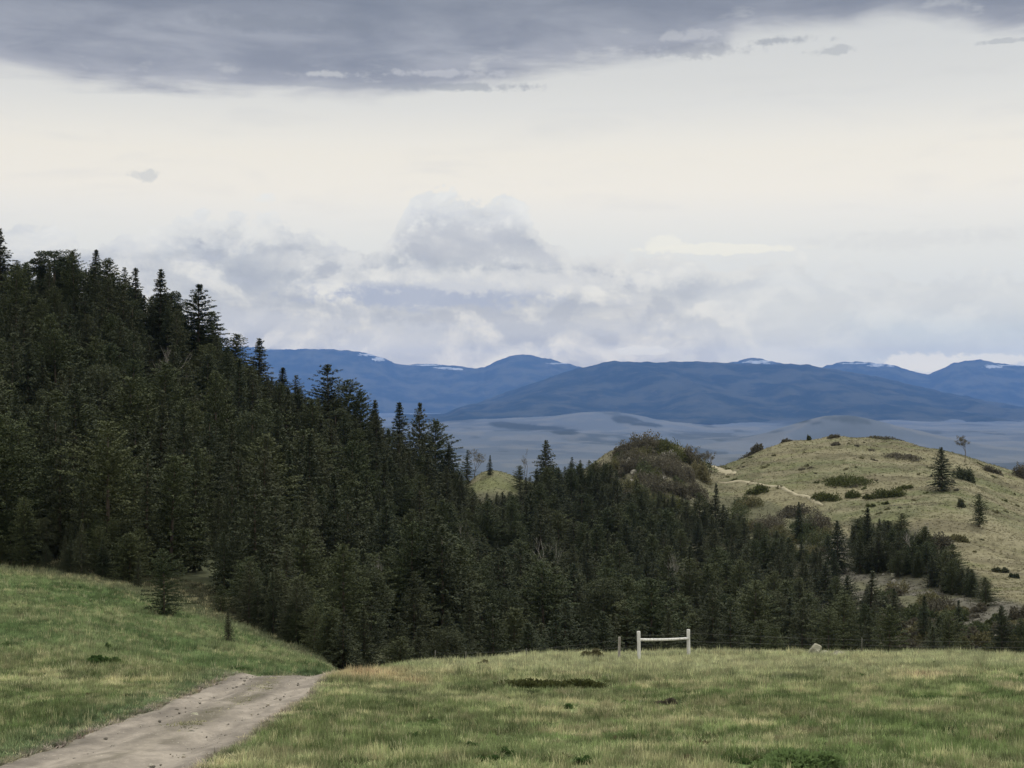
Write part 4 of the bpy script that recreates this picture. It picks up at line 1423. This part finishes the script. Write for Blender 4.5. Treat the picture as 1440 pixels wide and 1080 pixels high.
# weeds in the meadow
wr = random.Random(31)
for i in range(90):
    py_ = 930 + 145 * wr.random() ** .8
    px = wr.uniform(480, 1430) if wr.random() < .75 else wr.uniform(0, 330)
    if px < 330: py_ = wr.uniform(870, 985)
    if px < 620 and py_ < 960: continue
    sc_ = (py_ - 832) / 5340.0
    w = wr.uniform(.25, .95) * F * sc_ * .5
    kind_, mt = wr.choice([('bright green', M_lush), ('dark green', M_forb), ('olive', M_olive), ('dark green', M_forb)])
    where = 'on the green left slope' if px < 330 else 'in the front meadow, nearer the road' if px < 860 else 'in the front meadow, right of the pale fence'
    S('weed_clump', px, py_, w, w * wr.uniform(.3, .55), '%s weed clump %s' % (kind_, where), 'weeds', mt, 600 + i, int(160 + w * 9), .07,
      group='%s weed clumps %s' % (kind_, where), y0=16, depth=.8)
# right hill
HS = [(1065, 692, 34, 13, M_juni, 'juniper mat beside the thin pale track'),
      (1190, 681, 78, 15, M_juni, 'longest juniper mat on the right hill, above the other mats'),
      (1163, 703, 44, 15, M_juni, 'juniper mat just above the lower end of the track'),
      (1200, 700, 22, 14, M_juni, 'small juniper between the mat by the track and the slanting mat'),
      (1220, 702, 20, 10, M_juni, 'rounded small juniper right of the mats'),
      (1247, 698, 48, 17, M_juni, 'slanting juniper mat right of the long one'),
      (1272, 687, 26, 7, M_juni, 'thin dark juniper streak right of the slanting mat'),
      (1225, 712, 16, 4, M_juni, 'thin low juniper streak under the slanting mat'),
      (1245, 709, 10, 5, M_juni, 'tiny dark juniper dot under the slanting mat'),
      (1350, 713, 16, 13, M_needle, 'small dark round bush below right of the lone spruce'),
      (1355, 675, 34, 26, M_needle, 'round dark bush touching the right side of the lone spruce'),
      (1175, 626, 18, 5, M_brown, 'brown brush dot under the crest of the right hill'),
      (1270, 645, 56, 7, M_brown, 'brown strip of brush under the crest left of the lone spruce'),
      (1395, 664, 30, 11, M_brown, 'dark brush on the falling skyline right of the bare tree'),
      (1438, 672, 26, 26, M_brown, 'rounded brown bush on the skyline cut by the right edge'),
      (1064, 632, 18, 16, M_brown, 'dark round bush on the left shoulder of the hill skyline'),
      (1050, 637, 40, 8, M_brown, 'low brush running down the left shoulder of the hill'),
      (1105, 621, 16, 6, M_brown, 'small brush tuft on the hill skyline'),
      (1137, 619, 9, 9, M_needle, 'tiny dark bush spike on the hill skyline'),
      (1172, 615, 18, 6, M_brown, 'flat dark brush on top of the hill skyline'),
      (1245, 614, 50, 5, M_brown, 'thin reddish brush along the top of the hill'),
      (1405, 805, 24, 10, M_needle, 'dark bush right of the grove on the hill'),
      (1426, 812, 16, 8, M_needle, 'small dark bush right beside the grove bush'),
      (1380, 905, 40, 20, M_olive, 'olive bush behind the right part of the meadow'),
      (1350, 915, 44, 26, M_olive, 'large olive green bush low behind the meadow'),
      (1300, 880, 50, 14, M_brown, 'brown shrub on the scree below the grove'),
      (1330, 862, 44, 12, M_olive, 'olive shrub strip on the scree below the grove'),
      (1270, 915, 56, 20, M_brown, 'grey brown brush at the foot of the scree'),
      (1150, 745, 44, 26, M_brown, 'dark purplish brush between the two big conifers by the scree'),
      (1120, 722, 60, 14, M_brown, 'grey purple brush at the top of the scree'),
      (1310, 770, 60, 26, M_brown, 'bare grey brush among the grove trees'),
      (1431, 880, 30, 40, M_brown, 'reddish brown bush near the right edge behind the meadow'),
      (1345, 760, 40, 12, M_olive, 'olive bush just above the grove'),]
for i, (px, pb, w, h, mt, lab) in enumerate(HS):
    nm = 'juniper_mat' if mt is M_juni else 'hill_bush'
    S(nm, px, pb, w, h, lab, 'juniper' if mt is M_juni else 'bush', mt, 40 + i, int(500 + w * h * 1.6), .34, depth=.6, y0=100 if pb > 840 else 140)
# knob: rounded budding brush
KN = [(872, 640, 36, 22, M_brown), (893, 634, 44, 24, M_brown), (915, 632, 46, 22, M_brown), (936, 634, 36, 24, M_juni), (950, 642, 50, 22, M_juni), (972, 652, 36, 20, M_brown),
      (862, 662, 30, 24, M_olive), (885, 664, 40, 26, M_brown), (912, 662, 40, 28, M_brown), (938, 664, 40, 24, M_brown), (962, 670, 44, 26, M_brown), (986, 674, 34, 24, M_olive),
      (858, 690, 44, 24, M_olive), (888, 694, 38, 26, M_olive), (925, 692, 50, 26, M_brown), (955, 696, 40, 26, M_brown), (848, 668, 26, 16, M_olive), (980, 700, 36, 22, M_brown),
      (905, 712, 50, 20, M_olive), (940, 716, 40, 24, M_juni)]
for i, (px, pb, w, h, mt) in enumerate(KN):
    row = 'top' if pb < 655 else 'middle' if pb < 680 else 'foot'
    kind_ = {M_brown.name: 'grey brown budding', M_olive.name: 'olive leafed', M_juni.name: 'dark green'}[mt.name]
    S('knob_bush', px, pb, w * (.8 + .08 * (i % 5)), h * (.95 + .25 * (i % 3)), '%s round bush crowded on the %s of the brushy knob' % (kind_, row), 'bush', mt, 90 + i, 1900, .34, group='%s bushes on the %s of the knob' % (kind_, row), y0=150, depth=.8)

kr = random.Random(9)
for i in range(46):
    px = kr.gauss(915, 42); px = min(max(px, 845), 1000)
    top = np.interp(px, [845, 880, 910, 960, 1000], [655, 628, 622, 632, 655])
    pb = top + 8 + kr.random() * (715 - top); w = kr.uniform(14, 34)
    mt = kr.choice([M_brown, M_olive, M_juni, M_needle2, M_brown])
    kind_ = {M_brown.name: 'grey brown', M_olive.name: 'olive', M_juni.name: 'dark green', M_needle2.name: 'mid green'}[mt.name]
    S('knob_bush', px, float(pb), w, w * kr.uniform(.6, 1.0), kind_ + ' small bush filling gaps between the bigger bushes of the knob', 'bush', mt, 400 + i, 900, .28, group=kind_ + ' small bushes filling the gaps on the knob', y0=150, depth=.9)
# bare trees
def bt(px, pb, pt, seed, lab, y0=150, **k):
    X, Y, Z = on_ground(px, pb, y0)
    bare_tree((X, Y, Z - .1), (pb - pt) / F * Y, seed, lab, **k)


bt(667, 655, 615, 3, 'bare grey tree on the skyline of the grassy saddle', twig_mat=M_brown, twn=9)
bt(741, 690, 632, 4, 'thin bare tree left beside the pointed conifer over the saddle', twig_mat=M_brown, twn=4)
bt(1356, 650, 613, 5, 'twiggy grey brown tree on the right skyline above the lone spruce', twig_mat=M_brown, twn=16, spread=1.0)
bt(986, 662, 628, 6, 'bare twiggy tree on the right edge of the brushy knob', twig_mat=M_brown, twn=10)
bt(1000, 664, 634, 7, 'outermost bare tree between the knob and the pale path', twig_mat=M_brown, twn=8)
bt(1300, 790, 730, 8, 'pale bare tree standing in the dark grove', mat=M_dead, y0=150)
bt(1285, 700 + 90, 735, 9, 'thin grey snag left in the dark grove', mat=M_dead, y0=150)
# snags in the forest
SN = [(778, 862, 802, 'pale dead snag with a hooked top low in the middle forest'), (758, 835, 795, 'thin dead stem left of the hooked snag'),
      (662, 812, 770, 'broken grey snag in the forest below the saddle'), 
      (545, 885, 835, 'grey dead stem low in the forest behind the tan grass'), (245, 560, 510, 'grey snag high on the left hill'),
      (262, 575, 528, 'second grey snag just right of the high one'), (940, 865, 815, 'thin bleached snag behind the pale fence')]
for i, (px, pb, pt, lab) in enumerate(SN):
    X, Y, Z = on_ground(px, pb, 100)
    bare_tree((X, Y - 4, h1(X, Y - 4)), (pb - pt) / F * Y + 4, 20 + i, lab, name='dead_tree', cat='dead tree', mat=M_dead, spread=.5)

# ---------------------------------------------------------------- rocks
rock(1144, 922, 24, 24, 'jagged pale outcrop rising at the meadow lip right of the fence', 11, M_rockp, 50, rz=.4)
rock(1158, 922, 20, 13, 'lower pale rock leaning on the right side of the jagged outcrop', 12, M_rockp, 50, rz=1.4)
rock(1178, 923, 26, 13, 'long low pale slab at the meadow lip right of the jagged outcrop', 2, M_rockp, 58, rz=.2, z_up=.1)
rock(1211, 801, 18, 12, 'pale pointed rock on the scree under the grove', 3, M_rockp, 140)
rock(276, 1006, 14, 6, 'flat pale stone in the middle of the dirt road', 4, M_rockp, 20)
rock(271, 1029, 9, 5, 'dark stone in the dirt road nearer than the flat pale one', 5, M_rock, 20)
rock(318, 948, 12, 5, 'pale stone at the far left corner of the dirt road', 6, M_rockp, 30)
rock(132, 1018, 5, 4, 'small white stone in the verge left of the dirt road', 7, M_rockp, 20)
rock(900, 990, 7, 8, 'pale stone beside the purplish shrub in the meadow', 8, M_rockp, 25)
br = random.Random(77)
for i in range(110):
    if i < 78:
        px = br.uniform(1225, 1445); pb = np.interp(px, [1225, 1300, 1400, 1445], [862, 880, 905, 905]) + br.uniform(-38, 26)
        lab, grp = 'low scrubby bush on the grey slope below the grove', 'scrubby bushes on the grey slope'
    else:
        px = br.uniform(1035, 1165); pb = np.interp(px, [1035, 1165], [725, 770]) + br.uniform(-26, 34)
        lab, grp = 'low scrubby bush between the thin track and the forest top', 'scrubby bushes under the thin track'
    mt = br.choice([M_brown, M_olive, M_olive, M_needle2])
    k_ = {M_brown.name: 'grey brown', M_olive.name: 'olive', M_needle2.name: 'dark green'}[mt.name]
    w = br.uniform(14, 48)
    S('scrub_bush', px, float(pb), w, w * br.uniform(.35, .75), k_ + ' ' + lab, 'bush', mt, 200 + i, int(300 + w * 22), .26, group=k_ + ' ' + grp, y0=110, depth=.8)
for i in range(60):
    px = br.uniform(1010, 1440); top = np.interp(px, [1010, 1080, 1200, 1330, 1440], [652, 630, 614, 632, 664]); bot = np.interp(px, [1010, 1100, 1200, 1400, 1440], [672, 684, 712, 790, 800])
    pb = top + 5 + (bot - top) * br.random()
    w = br.uniform(4, 14)
    S('hill_tuft', px, float(pb), w, w * br.uniform(.25, .45), 'small dark tuft of brush dotted over the dry right hill', 'bush', br.choice([M_brown, M_juni, M_olive]), 300 + i, 160, .24, group='small dark tufts dotted over the dry right hill', y0=180, depth=.8)
rr = random.Random(5)
for i in range(46):
    px = rr.uniform(1130, 1440); pb = np.interp(px, [1130, 1200, 1300, 1400, 1440], [800, 820, 850, 872, 880]) + rr.uniform(-40, 55)
    rock(px, float(pb), rr.uniform(5, 14), rr.uniform(2.5, 7), 'grey rock scattered on the scree slope below the grove', 30 + i, M_rock if rr.random() < .93 else M_rockp, 120, 'grey rocks scattered on the scree', rz=rr.uniform(0, 6))
for i in range(14):
    px = rr.uniform(850, 990); pb = rr.uniform(640, 690)
    rock(px, float(pb), rr.uniform(8, 18), rr.uniform(6, 14), 'weathered rock showing between the bushes of the knob', 90 + i, M_rock, 200, 'weathered rocks between the bushes of the knob', rz=rr.uniform(0, 6))

X1, Y1, P1 = grass_pts(95000, 13, 40, -220, 1660)
X2, Y2, P2 = grass_pts(90000, 38, 72, -220, 1660)
X3, Y3, P3 = grass_pts(34000, 56, 106, -220, 560)
GXs = np.concatenate([X1, X2, X3]); GYs = np.concatenate([Y1, Y2, Y3]); GPs = np.concatenate([P1, P2, P3])
szm = np.concatenate([np.full(len(X1), .85), np.full(len(X2), 1.15), np.full(len(X3), 1.35)])
rdv = road_dist(GXs, GYs)
fe = forest_edge(GPs)[0]
mid_ok = (rdv < .30) & (GYs > 26) & (R.rand(len(GXs)) < .16 * ss(fbm(GXs, GYs / 2.0, 191, 3), .45, .6))
k = ((rdv > RHW - .12 + .15 * R.rand(len(GXs))) | mid_ok) & (GYs < np.where(GPs < 540, fe + 12, 76))
for (fx, fy, frx, fry) in FOOT:
    if fy < 110:
        k &= ((GXs - fx) / (frx * .92)) ** 2 + ((GYs - fy) / (fry * .92 + .1)) ** 2 > 1
        k &= ~((np.abs(GXs - fx * GYs / fy) < frx * .8) & (GYs < fy) & (GYs > fy - fry - .8) & (R.rand(len(GXs)) < .8))
GXs, GYs, GPs, szm, rdv = GXs[k], GYs[k], GPs[k], szm[k], rdv[k]
gz = height(GXs, GYs)
gt = ground_color(GXs, GYs) * np.array([1.10, 1.02, 1.08])
mid = rdv < RHW - .2
gt[mid] = np.array([0.13, 0.13, 0.065])
jit = R.rand(len(GXs))
gt = gt * (.62 + .7 * R.rand(len(GXs)))[:, None]
dry = R.rand(len(GXs)) < .07 + .16 * (fbm(GXs / 3, GYs / 3, 171, 3) > .52)
gt[dry] = gt[dry] * .35 + np.array([0.42, 0.38, 0.22]) * .65
pk = R.choice(4, len(GXs), p=[.38, .24, .28, .10])
cl = fbm(GXs / .45, GYs / .45, 201, 2)
gt = gt * (.72 + .66 * ss(cl, .25, .75))[:, None]
fb = (R.rand(len(GXs)) < .05) & (fbm(GXs / 2, GYs / 2, 211, 3) > .5)
gt[fb] = np.array([0.05, 0.085, 0.03]); pk[fb] = 2
sd = (R.rand(len(GXs)) < .006) & (fbm(GXs / 1.3, GYs / 1.3, 221, 3) > .5)
gt[sd] = np.array([0.42, 0.41, 0.25]); pk[sd] = 3
hgt = .6 + .9 * fbm(GXs / 1.7, GYs / 1.7, 181, 3)
hgt = hgt * (.5 + .45 * R.rand(len(GXs)))
hgt[mid] *= .5
hgt[sd] *= 1.0
near_road = (rdv < RHW + .5)
hgt[near_road] *= .7
sc3 = np.stack([szm * (.9 + .4 * R.rand(len(GXs))), szm * (.9 + .4 * R.rand(len(GXs))), szm * hgt], 1)
scatter('meadow_grass', np.stack([GXs, GYs, gz], 1), pk, sc3, R.rand(len(GXs)) * 6.28, gt, gs, 'uneven green and straw coloured meadow grass', 'grass')

# loose stones on the road
ng = 5200
gi_ = R.randint(0, len(RC), ng); go_ = (R.rand(ng) * 2 - 1) * RHW
ax_ = RC[gi_, 0] + nor[gi_, 0] * go_; ay_ = RC[gi_, 1] + nor[gi_, 1] * go_ + (R.rand(ng) - .5) * .2
kk = (ay_ > 14) & (ay_ < 50) & (R.rand(ng) < .35 + .65 * np.exp(-(go_ / .45) ** 2) + .5 * (np.abs(go_) > 1.3))
ax_, ay_, go_ = ax_[kk], ay_[kk], go_[kk]
ps = .012 + .05 * R.rand(len(ax_)) ** 5
cgr = np.array([0.22, 0.20, 0.165]) * (.45 + 1.3 * R.rand(len(ax_)) ** 1.5)[:, None]
peb = [bpy.data.objects.new('pebble_source', rock_mesh(900 + i, 1, .8, .6, M_grass, 2)) for i in range(3)]
scatter('road_gravel', np.stack([ax_, ay_, height(ax_, ay_) + .0], 1), R.choice(3, len(ax_)), np.stack([ps, ps, ps], 1), R.rand(len(ax_)) * 6.28, cgr, peb,
        'loose stones lying on the dirt road', 'gravel')

# coarse dry clumps of the far hill and the ravine
X4, Y4, P4 = grass_pts(60000, 130, 335, 560, 1640)
g4 = ground_color(X4, Y4) * (.75 + .4 * R.rand(len(X4)))[:, None]
z4 = height(X4, Y4)
s4 = (1.1 + 1.2 * R.rand(len(X4)) ** 2)
scatter('hillside_grass', np.stack([X4, Y4, z4], 1), R.choice(4, len(X4)), np.stack([s4, s4, s4 * (.35 + .3 * R.rand(len(X4)))], 1), R.rand(len(X4)) * 6.28, g4, gs,
        'coarse dry clumps of grass over the far hill', 'grass')

# ---------------------------------------------------------------- fence
def P3(px, py, y0=35):
    return on_ground(px, py, y0)


def post_mesh(h, r0, r1, seed, flat=True):
    r = np.random.RandomState(seed)
    path = [(.012 * math.sin(3 * s + seed), .010 * math.cos(4 * s + seed), -.45 + (h + .45) * s) for s in np.linspace(0, 1, 9)]
    rad = np.linspace(r0, r1, 9) * (1 + .08 * (r.rand(9) - .5))
    path.append((path[-1][0], path[-1][1], path[-1][2] + .012)); rad = list(rad) + [r1 * .82]
    v_, f_ = join([tube(path, rad, 12)])
    return v_, f_


A0 = P3(898, 931); B0 = P3(968, 921, 35)
# put the right post a little farther, as in the photograph
Bx, By = (968 - 720) / F * 59.0, 59.0
Ax, Ay = (898 - 720) / F * 55.5, 55.5
Lx, Ly = (871 - 720) / F * 56.5, 56.5
fence = empty('wire_fence', (Ax, Ay, h1(Ax, Ay)))
tag(fence, 'bleached wooden fence brace with thin wires and posts along the meadow lip', 'fence')
fo = Vector(fence.location)


def fpart(name, v_, f_, mat, lab=None, smooth=True, loc=(0, 0, 0)):
    o = link(name, mesh_np(name, v_, f_, [mat], smooth), fence, loc)
    if lab: o['label'] = lab
    return o


def top_at(py, Y): return (HOR - py) / F * Y


def wpost(X, Y, toppy, r0, r1, seed, lab, mat=M_post):
    g = h1(X, Y); h = top_at(toppy, Y) - g
    v_, f_ = post_mesh(h, r0, r1, seed)
    fpart('post', v_, f_, mat, lab, loc=tuple(Vector((X, Y, g)) - fo))
    return Vector((X, Y, g + h))


ta = wpost(Ax, Ay, 887.5, .080, .070, 1, 'thick bleached brace post with the rail end')
tb = wpost(Bx, By, 885, .082, .072, 2, 'thick bleached brace post at the right end of the rail')
tl = wpost(Lx, Ly, 895.5, .055, .05, 3, 'slimmer grey post left of the brace', M_dead)
ra = Vector((Ax, Ay, top_at(899, Ay))); rb = Vector((Bx, By, top_at(897, By)))
pth = [tuple(ra.lerp(rb, s) + Vector((0, 0, -.025 * math.sin(s * math.pi))) - fo) for s in np.linspace(0.01, .99, 12)]
v_, f_ = join([tube(pth, np.linspace(.058, .05, 12), 10)])
fpart('brace_rail', v_, f_, M_post, 'horizontal bleached pole between the two brace posts')
steel = []
for (px, Y, tpy) in [(470, 50.5, 925), (540, 50.5, 930), (612, 53.5, 940), (655, 55.0, 935), (740, 57.0, 915), (1211, 59.5, 912), (1460, 56, 912)]:
    if px < 600: continue
    X = (px - 720) / F * Y; g = h1(X, Y)
    h = 1.15 if px not in (612, 655) else .95
    h = min(h, top_at(tpy, Y) - g) if px in (612, 655, 740) else .75
    h = max(h, .5)
    v_, f_ = join([tube([(0, 0, -.3), (0, 0, h * .5), (0.01, 0, h)], [.022, .022, .02], 6)])
    fpart('steel_post', v_, f_, M_steel, loc=tuple(Vector((X, Y, g)) - fo))
    steel.append((px, Vector((X, Y, g + h))))
line = [p for _, p in steel if _ < 800] + [tl, ta] + [tb] + [p for _, p in steel if _ > 1000]
for frac in (.12, .42, .72):
    parts = []
    for a_, b_ in zip(line[:-1], line[1:]):
        ga = h1(a_.x, a_.y); gb = h1(b_.x, b_.y)
        p0 = Vector((a_.x, a_.y, a_.z - (a_.z - ga) * frac)); p1 = Vector((b_.x, b_.y, b_.z - (b_.z - gb) * frac))
        parts.append(tube([tuple(p0.lerp(p1, s) - Vector((0, 0, .03 * math.sin(s * math.pi))) - fo) for s in np.linspace(0, 1, 6)], [.0022] * 6, 4))
    v_, f_ = join(parts)
    fpart('wire', v_, f_, M_wire)

# ---------------------------------------------------------------- air
def mat_haze():
    m = bpy.data.materials.new('valley_air')
    m.use_nodes = True
    T = NT(m.node_tree)
    T.n.remove(T.n['Principled BSDF'])
    pv = T.n.new('ShaderNodeVolumePrincipled')
    pv.inputs['Color'].default_value = (0.20, 0.41, 0.96, 1)
    pv.inputs['Density'].default_value = 2.5e-5
    pv.inputs['Anisotropy'].default_value = 0.0
    T.l.new(pv.outputs[0], T.n['Material Output'].inputs['Volume'])
    return m


zb, zt = -420.0, 1060.0
x0, x1, y0, y1 = -31000.0, 31000.0, -31000.0, 31000.0
hv = [(x0, y0, zb), (x1, y0, zb), (x1, y1, zb), (x0, y1, zb), (x0, y0, zt), (x1, y0, zt), (x1, y1, zt), (x0, y1, zt)]
hf = [(0, 3, 2, 1), (4, 5, 6, 7), (0, 1, 5, 4), (1, 2, 6, 5), (2, 3, 7, 6), (3, 0, 4, 7)]
HAZE = True
if HAZE:
    hz = link('haze', mesh_np('haze', hv, np.array(hf), [mat_haze()]))
    tag(hz, 'thin blue air filling the wide valley', 'haze', None, 'stuff')
    hz.display_type = 'WIRE'
scene.cycles.volume_bounces = 1
scene.cycles.max_bounces = 5
scene.cycles.diffuse_bounces = 2
scene.cycles.transparent_max_bounces = 4
